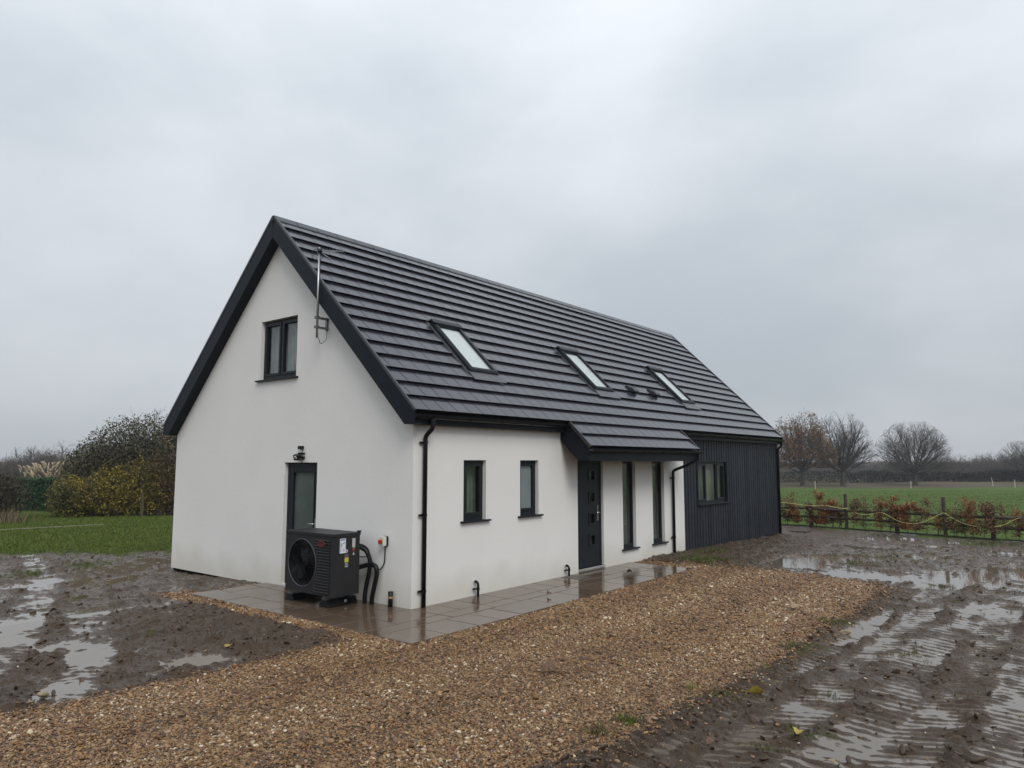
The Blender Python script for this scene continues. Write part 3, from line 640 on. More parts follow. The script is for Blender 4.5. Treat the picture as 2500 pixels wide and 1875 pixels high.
# boxed bargeboards, soffits, verge strips at the near gable; plain ones at the far gable
def barge(fr, x0, x1, xs):
    n_ = -.25; a = fr(0, .012, n_)
    top = fr(0, STOP, .02); bot = fr(0, STOP - .25*SN/CS, n_)
    f0 = fr(0, -.01, .02); pts = [(f0[1], f0[2]), (f0[1], 2.64), (a[1], 2.64), (bot[1], bot[2]), (top[1], top[2])]
    bevelled(MB().prism(pts, x0, x1, lambda t, p, q: (t, p, q)).build('bargeboard', 'fascia', roof), .004)
    MB().box(min(x1, xs), max(x1, xs), .012, STOP - .27, -.252, -.235, fr).build('verge_soffit', 'fascia', roof)
    MB().box(x0 - .006, x0 + .030, -.012, STOP, .024, .062, fr).build('verge_strip', 'verge', roof)
    y0_, y1_ = sorted((f0[1], a[1])); MB().box(min(x1, xs), max(x1, xs), y0_ + .003, y1_, 2.642, 2.66).build('barge_foot_soffit', 'fascia', roof)
barge(RF, -.195, -.172, -.005); barge(RB, -.195, -.172, -.005)
for fr in (RF, RB):
    MB().box(XB - .02, XB + .03, 0, STOP, -.20, .02, fr).build('bargeboard', 'fascia', roof)
    MB().box(XB - .03, XB + .045, -.012, STOP, .022, .056, fr).build('verge_strip', 'verge', roof)
cap = MB().box(-.21, -.165, RIDGE_Y - .03, RIDGE_Y + .03, Z0 + STOP*SN - .05, Z0 + STOP*SN + .055); bevelled(cap.build('ridge_end_cap', 'plastic_black', roof), .01)
# fascias, soffits
for xa, xb in ((-.17, PX0 + .05), (PX1 - .05, XB)):
    bevelled(MB().box(xa + .002, xb, -.135, -.115, 2.642, 2.80).build('fascia_board', 'fascia', roof), .003)
    MB().box(xa + .002, xb, -.115, -.002, 2.645, 2.66).build('soffit', 'fascia', roof)
MB().box(-.17, XB, W + .115, W + .135, 2.64, 2.80).build('fascia_board', 'fascia', roof)
# catslide over the front door: boxed prism
pf = [(-.62, 2.112), (-.62, 2.335), (-.17, 2.775), (-.002, 2.775), (-.002, 2.50), (-.40, 2.112)]
porch = bevelled(MB().prism(pf, PX0 + .03, PX1 - .03, lambda t, p, q: (t, p, q)).build('porch_soffit_box', 'fascia', roof), .005)
bevelled(MB().box(PX0 + .028, PX1 - .028, -.642, -.622, 2.110, 2.335).build('porch_fascia', 'fascia', roof), .004)
for x_ in (PX0, PX1 - .03):
    MB().box(x_, x_ + .03, -2*GA - .012, -.02, -.01, .054, RF).build('verge_strip', 'verge', roof)
# gutters
def gutter(xa, xb, y, z, r_=.056):
    vs = []; fs = []; k_ = 10; prof = [(y + r_*math.cos(math.pi + math.pi*i/k_), z + r_*math.sin(math.pi + math.pi*i/k_)) for i in range(k_ + 1)]; prof += [(y + (r_ - .004)*math.cos(2*math.pi - math.pi*i/k_), z + (r_ - .004)*math.sin(2*math.pi - math.pi*i/k_)) for i in range(k_ + 1)]
    g_ = MB().prism(prof, xa, xb, lambda t, p, q: (t, p, q)).build('gutter', 'plastic_black', house)
    x_ = xa + .35
    while x_ < xb - .2:
        r2 = r_ + .007; pr = [(y + r2*math.cos(math.pi + math.pi*i/k_), z + r2*math.sin(math.pi + math.pi*i/k_)) for i in range(k_ + 1)]
        MB().prism(pr, x_, x_ + .03, lambda t, p, q: (t, p, q)).build('gutter_bracket', 'plastic_black', g_); x_ += .8
gutter(-.165, PX0 + .02, -.188, 2.775); gutter(PX1 - .02, XB + .06, -.188, 2.775); gutter(PX0 - .0, PX1 + .06, -.694, 2.328)
# downpipes
def downpipe(pts, brackets, r_=.034):
    o = MB().tube(bezier(pts[:-1], 6) + [Vector(pts[-1])], r_, 14).build('downpipe', 'plastic_black', house, True)
    p, q = pts[-2], pts[-1]
    for z in brackets:
        t = (z - p[2])/(q[2] - p[2]) if q[2] != p[2] else 0; x_ = p[0] + (q[0] - p[0])*t; y_ = p[1] + (q[1] - p[1])*t
        MB().tube([(x_, y_, z - .018), (x_, y_, z + .018)], r_ + .006, 14).box(x_ - .095, x_ + .02, y_ + .012, y_ + .03, z - .016, z + .016).build('pipe_bracket', 'plastic_black', o)
    MB().tube([(pts[0][0], pts[0][1], pts[0][2] + .05), (pts[0][0], pts[0][1], pts[0][2] - .06)], r_ + .008, 14).build('pipe_outlet', 'plastic_black', o)
    return o
downpipe([(.205, -.188, 2.70), (.205, -.186, 2.60), (.202, -.15, 2.555), (.198, -.095, 2.51), (.195, -.055, 2.46), (.195, -.052, 2.40), (.195, -.052, .0)], (2.38, 1.32, .23))
downpipe([(8.26, -.694, 2.27), (8.26, -.69, 2.17), (8.26, -.62, 2.12), (8.26, -.36, 2.00), (8.26, -.10, 1.90), (8.26, -.056, 1.84), (8.255, -.052, -.12)], (1.72, .36))
downpipe([(15.48, -.188, 2.70), (15.48, -.18, 2.58), (15.47, -.12, 2.52), (15.46, -.085, 2.46), (15.46, -.08, 2.38), (15.44, -.08, -.22)], (2.3, 1.3))
# skylights
for (k0, k1, t0, t1) in SKY:
    o = bevelled(bars(MB(), RF, k0, k1, t0, t1, .05, -.02, .085).build('skylight', 'frame', house), .006)
    bevelled(bars(MB(), RF, k0 + .035, k1 - .035, t0 + .03, t1 - .03, .055, .05, .097, .06).build('sash', 'frame', o), .006)
    MB().box(k0 + .085, k1 - .085, t0 + .09, t1 - .085, .068, .074, RF).build('pane', 'glass', o)
    MB().box(k0 + .05, k1 - .05, t0 + .05, t1 - .05, .030, .034, RF).build('blind', 'blind_white', o)
    bevelled(MB().box(k0 - .015, k1 + .015, t1 - .07, t1 + .05, .086, .125, RF).build('top_hood', 'frame', o), .008)
    bevelled(MB().box(k0 + .02, k1 - .01, t1 + .075, t1 + .09, .05, .075, RF).build('hood_rail', 'frame', o), .003)
    for a, b_ in ((k0 - .07, k0), (k1, k1 + .07)): MB().box(a + .002, b_ - .002, t0 - .12, t1 + .06, .004, .03, RF).build('side_flashing', 'lead', o)
    MB().box(k0 - .055, k1 + .055, t0 - .22, t0 - .002, .052, .058, RF).build('apron_flashing', 'lead', o)
# slim tile vents
for x_ in (7.80, 8.88):
    v = bevelled(MB().prism([(1.24, .045), (1.24, .115), (1.30, .135), (1.52, .06), (1.52, .03)], x_ - .09, x_ + .14, lambda t, p, q: RF(t, p, q)).build('roof_vent', 'tile', house), .008)
    for k in range(3): MB().box(x_ - .07, x_ + .12, 1.228, 1.238, .055 + k*.02, .064 + k*.02, RF).build('vent_slat', 'plastic_black', v)
# waste pipes by the front wall
for x_, zt in ((1.36, .235), (3.89, .205)):
    o = MB().tube(bezier([(x_, -.005, zt - .02), (x_, -.045, zt - .02), (x_, -.075, zt - .05), (x_, -.078, zt - .11), (x_, -.078, .0)], 5), .021, 10).build('waste_pipe', 'plastic_black', house, True)
    MB().tube([(x_, -.001, zt - .02), (x_, -.012, zt - .02)], .038, 14).build('pipe_seal', 'white_plastic', o); MB().tube([(x_, -.078, .10), (x_, -.078, .13)], .027, 10).box(x_ - .05, x_, -.07, -.005, .10, .12).build('pipe_clip', 'plastic_black', o)

# ------------------------------------------------------------------ things fixed to or standing by the house
# television aerial
px, py = -.235, 2.085
ae = tag(empty('television_aerial', (0, 0, 0)), 'thin grey television aerial mast bracketed to the gable wall', 'aerial')
MB().tube([(px, py, 4.13), (px, py, 5.66)], .017, 10).build('mast', 'metal', ae, True)
br = MB().box(-.008, -.0, 2.10, 2.17, 4.28, 4.50)
for z in (4.47, 4.31): br.box(px - .03, -.0, py + .005, py + .04, z - .018, z + .018).box(px - .035, px + .035, py - .025, py + .03, z - .022, z + .022)
br.box(-.02, -.001, 2.10, 2.12, 4.30, 4.48); bevelled(br.build('wall_bracket', 'galv', ae), .003)
MB().tube(bezier([(px + .02, py - .01, 5.5), (px + .021, py - .005, 4.8), (px + .018, py - .005, 4.2), (px + .05, py, 4.10), (-.13, py + .03, 4.05), (-.04, 2.10, 4.12), (-.015, 2.105, 4.30), (-.012, 2.09, 4.45), (.0, 2.07, 4.47)], 8), .005, 6).build('cable', 'plastic_black', ae, True)
bd = MB().tube([(px, py, 5.60), (px + .28, py - .28, 5.60)], .008, 6)
for k in range(7): q = .06 + k*.037; bd.tube([(px + q - .09, py - q - .09, 5.60), (px + q + .09, py - q + .09, 5.60)], .0035, 5)
for dz in (-.05, .05): bd.tube([(px - .05, py - .02, 5.6 + dz), (px + .01, py + .06, 5.6 + dz)], .004, 5)
bd.tube([(px + .02, py, 5.58), (px + .16, py - .15, 5.45)], .006, 5); bd.build('antenna_array', 'metal', ae, True)
MB().tube(bezier([(px - .01, py, 5.64), (px - .09, py + .06, 5.58), (px - .08, py + .05, 5.46), (px, py, 5.42), (px + .06, py - .06, 5.52)], 6), .005, 6).box(px - .02, px + .04, py - .03, py + .03, 5.56, 5.63).build('cable_loop', 'plastic_black', ae, True)
# floodlight and its junction box over the gable door
fl = tag(empty('floodlight', (0, 0, 0)), 'small black floodlight over the gable door', 'floodlight')
def FL(u, v, q):   # local: u along wall, v up the lamp face, q out of the face; tilted downward
    c, s_ = math.cos(R(38)), math.sin(R(38)); return (-.10 - q*c + v*s_*-.3, 2.715 + u, 2.175 + v*c*.9 - q*s_)
bevelled(MB().box(-.085, .085, -.06, .06, -.02, .025, FL).build('lamp_body', 'plastic_black', fl), .006); MB().tube([FL(.02, 0, .02), FL(.02, 0, .031)], .042, 16).build('lens', 'sticker_grey', fl)
MB().box(-.09, -.08, -.012, .012, -.10, .0, FL).box(.08, .09, -.012, .012, -.10, .0, FL).box(-.09, .09, -.015, .015, -.11, -.098, FL).box(-.04, .0, 2.64, 2.79, 2.15, 2.19).build('bracket', 'plastic_black', fl)
MB().tube(bezier([(-.05, 2.665, 2.33), (-.05, 2.645, 2.30), (-.045, 2.65, 2.26), (-.06, 2.68, 2.20)], 6), .005, 6).build('cable', 'plastic_black', fl, True)
jb = tag(empty('junction_box', (0, 0, 0)), 'small black box with cable on the wall above the floodlight', 'junction box')
bevelled(MB().box(-.055, -.001, 2.67, 2.775, 2.31, 2.365).build('box_body', 'plastic_black', jb), .005); MB().box(-.06, -.054, 2.675, 2.77, 2.315, 2.36).build('cover', 'plastic_black', jb)
# isolator switch
iso = tag(empty('isolator_switch', (0, 0, 0)), 'grey isolator switch with red knob on the wall beside the heat pump', 'switch')
bevelled(MB().box(-.035, -.001, .505, .605, .855, .995).build('back_plate', 'plastic_black', iso), .004); bevelled(MB().box(-.095, -.035, .508, .602, .858, .992).build('cover', 'white_plastic', iso), .006)
MB().box(-.098, -.0945, .525, .585, .885, .955).build('yellow_plate', 'yellow', iso); bevelled(MB().tube([(-.097, .556, .92), (-.135, .556, .92)], .026, 16).box(-.15, -.13, .546, .566, .89, .95).build('knob', 'red', iso), .003)
MB().tube(bezier([(-.02, .556, .856), (-.02, .556, .75), (-.02, .57, .60), (-.03, .63, .51), (-.04, .69, .50), (-.06, .76, .58), (-.10, .83, .67), (-.18, .92, .68), (-.262, .97, .72)], 8), .009, 8).build('cable', 'plastic_black', iso, True)
# duct stub
ds = tag(empty('duct_stub', (0, 0, 0)), 'short black pipe stub with brown tape standing by the corner wall', 'pipe stub')
MB().tube([(-.062, .37, 0), (-.062, .368, .12), (-.060, .372, .215)], [.036, .034, .038], 12).build('pipe', 'plastic_black', ds, True); MB().tube([(-.062, .368, .115), (-.061, .369, .145)], .0375, 12).build('tape_band', 'tape', ds)
# drain cover in the patio
dc = tag(empty('drain_cover', (0, 0, 0)), 'square grey drain cover set in the patio below a waste pipe', 'drain cover')
bars(MB(), lambda u, v, q: (u, v, q), 3.66, 4.06, -.42, -.07, .03, .001, .006).build('frame', 'galv', dc); MB().box(3.69, 4.03, -.39, -.10, .001, .004).build('lid', 'grout', dc)

# heat pump -----------------------------------------------------------
hp = tag(empty('heat_pump', (-.5, 1.42, 0)), 'dark grey heat pump unit standing on the patio by the gable door', 'heat pump')
def hchild(mb, name, m, parent=None, bev=0, smooth=False):
    o = mb.build(name, m, None, smooth)
    o.parent = parent or hp; o.matrix_parent_inverse = Matrix.Translation((.5, -1.42, 0)) if parent is None else Matrix()
    if parent is not None: o.matrix_parent_inverse = Matrix.Identity(4)
    if bev: bevelled(o, bev)
    return o
hx0, hx1, hy0, hy1, hz0, hz1 = -.74, -.265, .84, 1.995, .165, 1.035
FC, FRr = (1.585, .60), .335
body = MB()
ch = .055
plan = [(hx0 + ch, hy0), (hx1, hy0), (hx1, hy1), (hx0, hy1), (hx0, hy0 + ch)]
# sides, back and bottom
for i in range(5):
    if i == 3: continue
    a, b_ = plan[i], plan[(i + 1) % 5]; body.add([(*a, hz0), (*b_, hz0), (*b_, hz1), (*a, hz1)], [(0, 1, 2, 3)])
body.add([(*p, hz0) for p in plan], [(0, 1, 2, 3, 4)])
# front panel with a round opening
K = 64; ins = []; outr = []
y_a, y_b = hy0 + ch, hy1
for i in range(K):
    a = 2*math.pi*i/K; c, s_ = math.cos(a), math.sin(a); ins.append((hx0, FC[0] + FRr*c, FC[1] + FRr*s_))
    t = min(((y_b - FC[0]) if c > 0 else (FC[0] - y_a))/max(abs(c), 1e-6), ((hz1 - FC[1]) if s_ > 0 else (FC[1] - hz0))/max(abs(s_), 1e-6)); outr.append((hx0, FC[0] + t*c, FC[1] + t*s_))
vs = ins + outr; fs = [(i, (i + 1) % K, K + (i + 1) % K, K + i) for i in range(K)]
for cy_, cz_ in ((y_a, hz0), (y_a, hz1), (y_b, hz0), (y_b, hz1)):
    i = min(range(K), key=lambda q: abs(math.atan2(cz_ - FC[1], cy_ - FC[0]) - math.atan2(outr[q][2] - FC[1], outr[q][1] - FC[0]))); 
    a0 = math.atan2(cz_ - FC[1], cy_ - FC[0]); ang_i = [math.atan2(o_[2] - FC[1], o_[1] - FC[0]) for o_ in outr]
    lo = max((q for q in range(K) if ang_i[q] <= a0), key=lambda q: ang_i[q]); hi = (lo + 1) % K
    vs.append((hx0, cy_, cz_)); fs.append((K + lo, K + hi, len(vs) - 1))
body.add(vs, fs)
rec = [(hx0 + .16, y, z) for (_, y, z) in ins]; body.add(ins + rec, [(i, (i + 1) % K, K + (i + 1) % K, K + i) for i in range(K)])
casing = hchild(body, 'casing', 'casing')
hchild(MB().prism([(hx0 - .012 + ch, hy0 - .012), (hx1 + .008, hy0 - .012), (hx1 + .008, hy1 + .01), (hx0 - .012, hy1 + .01), (hx0 - .012, hy0 - .012 + ch)], hz1 - .022, hz1 + .022, lambda t, p, q: (p, q, t)), 'lid', 'casing', None, .006)
hchild(MB().box(hx1 - .03, hx1 + .02, hy0 - .014, hy0 + .04, hz1 + .022, hz1 + .045), 'corner_cap', 'plastic_black', None, .003)
hchild(MB().add([(hx0 + .16, FC[0] + (FRr)*math.cos(2*math.pi*i/K), FC[1] + FRr*math.sin(2*math.pi*i/K)) for i in range(K)], [tuple(range(K))]), 'fan_backing', 'dark')
hchild(MB().tube([(hx0 + .13, *FC), (hx0 + .045, *FC)], [.085, .07], 24), 'fan_hub', 'plastic_black', None, .006, True)
for k in range(3):
    vs = []; fs = []
    for i in range(9):
        rr_ = .06 + .255*i/8; sw = .5*(i/8)**1.4
        for j in range(4):
            a = 2*math.pi*k/3 + .55 + sw + (.95 - .2*i/8)*j/3; vs.append((hx0 + .065 + .05*j/3 - .01*math.sin(i), FC[0] + rr_*math.cos(a), FC[1] + rr_*math.sin(a)))
    for i in range(8):
        for j in range(3): fs.append((i*4 + j, i*4 + j + 1, i*4 + j + 5, i*4 + j + 4))
    hchild(MB().add(vs, fs), 'fan_blade', 'plastic_black', None, 0, True)
def ring(mb, r_, x_, t, sides=6, n_=64): return mb.tube([(x_, FC[0] + r_*math.cos(2*math.pi*i/n_), FC[1] + r_*math.sin(2*math.pi*i/n_)) for i in range(n_ + 1)], t, sides, False)
gm = MB()
for k in range(1, 16): ring(gm, .020*k + .02, hx0 - .004 + .0*k, .0026, 4, 40)
for k in range(8): a = 2*math.pi*k/8 + .2; gm.tube([(hx0 - .002, FC[0] + .05*math.cos(a), FC[1] + .05*math.sin(a)), (hx0 - .002, FC[0] + (FRr + .01)*math.cos(a), FC[1] + (FRr + .01)*math.sin(a))], .003, 4)
guard = hchild(gm, 'fan_guard', 'plastic_black', None, 0, True)
hchild(ring(MB(), FRr + .010, hx0 - .004, .006, 8), 'guard_rim', 'casing_edge', None, 0, True)
hchild(ring(MB(), FRr - .03, hx0 + .02, .006, 6), 'guard_ring', 'casing', None, 0, True)
for k in range(19):   # louvres beside the fan: the outline follows the fan opening
    z = .215 + k*.041; edge = FC[0] - math.sqrt(max((FRr + .06)**2 - (z - FC[1])**2, .0)) if abs(z - FC[1]) < FRr + .06 else FC[0] - .25
    ye = min(edge, 1.27 + .0*k); y1_ = min(ye, 1.30)
    hchild(MB().prism([(hx0 - .001, z - .010), (hx0 - .018, z - .004), (hx0 - .018, z + .001), (hx0 - .001, z + .010)], .915, y1_, lambda t, p, q: (p, t, q)), 'louvre_slat', 'casing')
    hchild(MB().box(hx0 - .0195, hx0 - .0175, .917, y1_ - .002, z + .001, z + .006), 'louvre_lip', 'casing_edge')
bdg = MB(); nn = 32
badge = hchild(MB().prism([(1.085 + .085*math.cos(2*math.pi*i/nn), .905 + .042*math.sin(2*math.pi*i/nn)) for i in range(nn)], hx0 - .030, hx0 - .018, lambda t, p, q: (t, p, q)), 'badge', 'casing', None, .002)
rb = MB().tube([(hx0 - .031, 1.085 + .081*math.cos(2*math.pi*i/nn), .905 + .039*math.sin(2*math.pi*i/nn)) for i in range(nn + 1)], .0028, 6, False); o = rb.build('badge_ring', 'red', None, True); o.parent = hp; o.matrix_parent_inverse = Matrix.Translation((.5, -1.42, 0))
def lettering(txt, size, m, mtx, name):
    cu = bpy.data.curves.new(name, 'FONT'); cu.body = txt; cu.size = size; cu.extrude = .0006; cu.align_x = 'CENTER'; cu.align_y = 'CENTER'
    t = bpy.data.objects.new('t', cu); COL.objects.link(t); bpy.context.view_layer.update(); me = bpy.data.meshes.new_from_object(t.evaluated_get(bpy.context.evaluated_depsgraph_get())); bpy.data.objects.remove(t)
    me.materials.clear(); me.materials.append(MATS[m]); me.transform(mtx); o = bpy.data.objects.new(name, me); COL.objects.link(o); o.parent = hp; o.matrix_parent_inverse = Matrix.Translation((.5, -1.42, 0)); return o
toX = Matrix(((0, 0, -1, 0), (-1, 0, 0, 0), (0, 1, 0, 0), (0, 0, 0, 1)))      # text faces -X, reads along -Y
lettering('Grant', .036, 'red', Matrix.Translation((hx0 - .031, 1.085, .905)) @ toX, 'badge_lettering')
# stickers on the end panel (facing -Y): u = x, v = z
def stick(u0, u1, v0, v1, m, name, lift=.0015, parent=None): return hchild(MB().box(u0, u1, hy0 - lift, hy0 - lift + .001, v0, v1), name, m)
stick(-.630, -.525, .775, .985, 'paper', 'energy_label')
stick(-.618, -.592, .957, .975, 'ink_blue', 'label_flag', .0025); stick(-.588, -.538, .960, .974, 'ink_blue', 'label_heading', .0024)
stick(-.620, -.590, .900, .918, 'ink_green', 'label_block', .0025); stick(-.620, -.590, .868, .892, 'ink_orange', 'label_block', .0025)
stick(-.572, -.558, .905, .918, 'ink_black', 'label_arrow', .0025); stick(-.550, -.536, .915, .928, 'ink_black', 'label_arrow', .0025)
for k in range(4): stick(-.618, -.600, .795 + k*.015, .799 + k*.015, 'ink_blue', 'label_line', .0025)
stick(-.575, -.545, .80, .84, 'sticker_grey', 'label_map', .0025)
hchild(MB().tube([(-.508, hy0 - .0005, .800), (-.508, hy0 - .002, .800)], .023, 18), 'round_sticker', 'paper'); hchild(MB().tube([(-.508, hy0 - .002, .800), (-.508, hy0 - .0026, .800)], .013, 12), 'round_sticker_mark', 'red')
stick(-.405, -.350, .845, .975, 'sticker_grey', 'rating_plate'); stick(-.392, -.362, .822, .842, 'ink_green', 'green_sticker'); stick(-.400, -.356, .795, .818, 'red', 'red_sticker')
hchild(MB().add([(-.398, hy0 - .0015, .735), (-.358, hy0 - .0015, .735), (-.378, hy0 - .0015, .785)], [(0, 1, 2)]), 'warning_triangle', 'sticker_grey')
stick(-.545, -.465, .560, .765, 'ink_black', 'model_sticker'); stick(-.540, -.470, .720, .755, 'casing_edge', 'sticker_band', .0025); stick(-.540, -.470, .690, .712, 'ink_orange', 'sticker_band', .0025); stick(-.540, -.470, .640, .690, 'sticker_yellow', 'sticker_band', .0025)
toY = Matrix(((1, 0, 0, 0), (0, 0, -1, 0), (0, 1, 0, 0), (0, 0, 0, 1)))
lettering('5G', .045, 'white_plastic', Matrix.Translation((-.505, hy0 - .0025, .613)) @ toY, 'sticker_lettering'); stick(-.53, -.48, .575, .588, 'white_plastic', 'sticker_band', .0025)
for ya in (1.02, 2.02 - .16):   # rubber feet with metal brackets
    f_ = hchild(MB().prism([(ya - .02, .001), (ya + .19, .001), (ya + .15, .10), (ya + .02, .10)], -.70, -.15, lambda t, p, q: (t, p, q)), 'rubber_foot', 'plastic_black', None, .006)
    for xx in (-.66, -.24): hchild(MB().box(xx - .02, xx + .02, ya + .02, ya + .15, .10, .118).tube([(xx, ya + .085, .10), (xx, ya + .085, .165)], .012, 8).box(xx - .03, xx + .03, ya + .02, ya + .15, .150, .164), 'mounting_bracket', 'galv')
hchild(MB().box(-.40, -.36, .993, .999, .04, .075), 'foot_label', 'paper')
for pts, r_ in (([(-.27, .98, .80), (-.18, .95, .82), (-.12, .86, .76), (-.105, .79, .62), (-.11, .80, .45), (-.12, .84, .28), (-.13, .86, .12), (-.13, .86, 0)], .034), ([(-.27, 1.0, .52), (-.17, .93, .53), (-.11, .82, .56), (-.08, .70, .55), (-.08, .66, .44), (-.09, .70, .25), (-.10, .73, .1), (-.10, .74, 0)], .036), ([(-.27, .94, .86), (-.18, .90, .86), (-.13, .82, .80), (-.12, .78, .70)], .012)):
    hchild(MB().tube(bezier(pts, 6), r_, 12), 'insulated_pipe', 'plastic_black', None, 0, True)

# ------------------------------------------------------------------ gravel: individual stones
def stone_mesh(name, seed, m, sub=1, flat=.55, amp=.16):
    bm = bmesh.new(); bmesh.ops.create_icosphere(bm, subdivisions=sub, radius=.5); rg = random.Random(seed)
    ax = [Vector((rg.gauss(0, 1), rg.gauss(0, 1), rg.gauss(0, 1))).normalized() for _ in range(5)]; am = [rg.uniform(-amp, amp) for _ in range(5)]
    for v in bm.verts:
        d = v.co.normalized(); v.co *= 1 + sum(a*max(0, d.dot(x))**2*1.6 for a, x in zip(am, ax)); v.co.x *= 1.25; v.co.y *= .9; v.co.z *= flat
    me = bpy.data.meshes.new(name); bm.to_mesh(me); bm.free(); me.materials.append(MATS[m]); me.polygons.foreach_set('use_smooth', [True]*len(me.polygons)); return me
stones = [stone_mesh('gravel_stone', k, 'gravel', 2 if k < 3 else 1, .5 + .05*(k % 4)) for k in range(8)]
def gravel_points(n, rmax, lo, hi):
    """points spread over the drive, thinning and growing with distance"""
    X = RNG.uniform(-9.5, 7.6, n); Y = RNG.uniform(-5.4, 4.6, n); d = np.hypot(X - CAM.x, Y - CAM.y)
    mk = gravel_mask(X, Y); keep = (mk > .03 - .40*RNG.random(n)**4) & ~((X > -1.35) & (X < 6.235) & (Y > -1.44) & (Y < 3.65)) & ~((X > -.02) & (Y > -.02))
    a = np.arctan2(Y - CAM.y, X - CAM.x) - YAW; keep &= (np.abs(a) < R(50)) | (d < 1); keep &= (d > 2.6)
    keep &= RNG.random(n) < np.clip((rmax/d)**1.15, 0, 1)
    return X[keep], Y[keep], d[keep]
X, Y, D = gravel_points(640000, 9.0, 0, 0)
Z = ground_z(X, Y)[0]; n_ = len(X)
sz = RNG.lognormal(-.1, .34, n_)*.0178*np.clip(D/8.0, .97, 1.35)
sz = np.clip(sz, .009, .052)
ty = np.stack([sz*RNG.uniform(.85, 1.25, n_), sz, sz], 1)
tint = np.clip(RNG.beta(1.2, 1.4, n_) + .06*fbm(X, Y, 1.2, 2, 91) + .07*np.sin(Y*4.1 + .4*np.sin(X)), 0, 1); wh = RNG.random(n_) < .012; tint[wh] = RNG.uniform(.9, 1, wh.sum())
grv = scatter('gravel', np.stack([X, Y, Z + sz*RNG.uniform(.0, .38, n_)], 1), np.stack([RNG.normal(0, .35, n_), RNG.normal(0, .35, n_), RNG.uniform(0, 6.28, n_)], 1), ty, RNG.integers(0, 8, n_), tint, stones)
tag(grv, 'wet brown pea gravel of the drive', kind='stuff'); print('gravel stones', n_)
# stray stones and clods on the mud
clods = [stone_mesh('clod_piece', 40 + k, 'clod', 2, .6, .45) for k in range(5)]
n_ = 60000; a = YAW + np.radians(RNG.uniform(-42, 42, n_)); d = 3.5 + 19*RNG.random(n_)**1.5; X = CAM.x + d*np.cos(a); Y = CAM.y + d*np.sin(a)
z, h, g_, lw, fd_ = ground_z(X, Y); k = (g_ < .3) & (lw < .5) & (fd_ < .5) & ~((X > -1.4) & (X < 15.6) & (Y > -1.5) & (Y < 7.1) & ((Y > -.1) | (X < 6.3))) & (h > .004) & (RNG.random(n_) < np.clip((h - .0)/.05, .08, 1)*.55)
X, Y, z, D = X[k], Y[k], z[k], d[k]; n_ = len(X); sz = np.clip(RNG.lognormal(-3.75, .5, n_), .012, .07)
tag(scatter('mud_clods', np.stack([X, Y, z + sz*.1], 1), RNG.uniform(0, 6.28, (n_, 3))*np.array([.15, .15, 1]), np.stack([sz*1.2, sz, sz*.8], 1), RNG.integers(0, 5, n_), RNG.random(n_), clods), 'dark lumps of churned mud', kind='stuff')
n_ = 15000; a = YAW + np.radians(RNG.uniform(-42, 42, n_)); d = 3.5 + 12*RNG.random(n_)**1.3; X = CAM.x + d*np.cos(a); Y = CAM.y + d*np.sin(a)
z, h, g_, lw, fd_ = ground_z(X, Y); near = np.exp(-np.clip(-gravel_mask(X, Y), 0, 9)/.45)
k = (g_ < .5) & (lw < .4) & (fd_ < .3) & (h > .0) & (RNG.random(n_) < .05 + .9*near) & ~((X > -1.4) & (X < 15.6) & (Y > -1.5) & (Y < 7.1) & ((Y > -.1) | (X < 6.3)))
X, Y, z = X[k], Y[k], z[k]; n_ = len(X); sz = np.clip(RNG.lognormal(-4.15, .35, n_), .009, .04)
tag(scatter('stray_pebbles', np.stack([X, Y, z + sz*.1], 1), RNG.uniform(0, 6.28, (n_, 3))*np.array([.1, .1, 1]), np.stack([sz*1.2, sz, sz], 1), RNG.integers(0, 8, n_), np.clip(RNG.normal(.62, .25, n_), 0, 1), stones), 'stray gravel stones trodden into the mud', kind='stuff')

# ------------------------------------------------------------------ grass
def tuft_mesh(name, seed, m, blades=12, h=.06, spread=.05, wd=.004, lean=.5):
    rg = random.Random(seed); mb = MB()
    for _ in range(blades):
        a = rg.uniform(0, 6.28); r_ = spread*math.sqrt(rg.random()); bx, by = r_*math.cos(a), r_*math.sin(a); t = rg.uniform(0, 6.28); hh = h*rg.uniform(.5, 1.15); ln = lean*rg.uniform(.2, 1)*hh; px_, py_ = -math.sin(t)*wd, math.cos(t)*wd; dx, dy = math.cos(t)*ln, math.sin(t)*ln
        mb.add([(bx - px_, by - py_, 0), (bx + px_, by + py_, 0), (bx + px_*.8 + dx*.35, by + py_*.8 + dy*.35, hh*.6), (bx - px_*.8 + dx*.35, by - py_*.8 + dy*.35, hh*.6), (bx + dx, by + dy, hh)], [(0, 1, 2, 3), (3, 2, 4)])
    me = bpy.data.meshes.new(name); me.from_pydata(mb.v, [], mb.f); me.materials.append(MATS[m]); return me
gt = [tuft_mesh('grass_tuft_piece', k, 'grass', 14, .055, .08, .0045, .7) for k in range(4)] + [tuft_mesh('grass_tuft_piece', 9 + k, 'drygrass', 10, .05, .08, .004, .9) for k in range(2)]
n_ = 80000; a = YAW + np.radians(RNG.uniform(8, 44, n_)); d = 14 + 24*RNG.random(n_)**1.25; X = CAM.x + d*np.cos(a); Y = CAM.y + d*np.sin(a)
z, h, g_, lw, fd_ = ground_z(X, Y); e = Y - lawn_edge(X) + 1.6*fbm(X, Y, 1.6, 3, 95); k = (e > -1.5) & (RNG.random(n_) < np.clip(.06 + .26*(e + .9), .02, 1)) & ~((X > -.1) & (X < 15.6) & (Y < 7.3)) & (h > WATER + .003)
X, Y, z, e, D = X[k], Y[k], z[k], e[k], d[k]; n_ = len(X); s_ = RNG.uniform(.55, 1.0, n_)*np.clip(D/16, 1, 1.5)
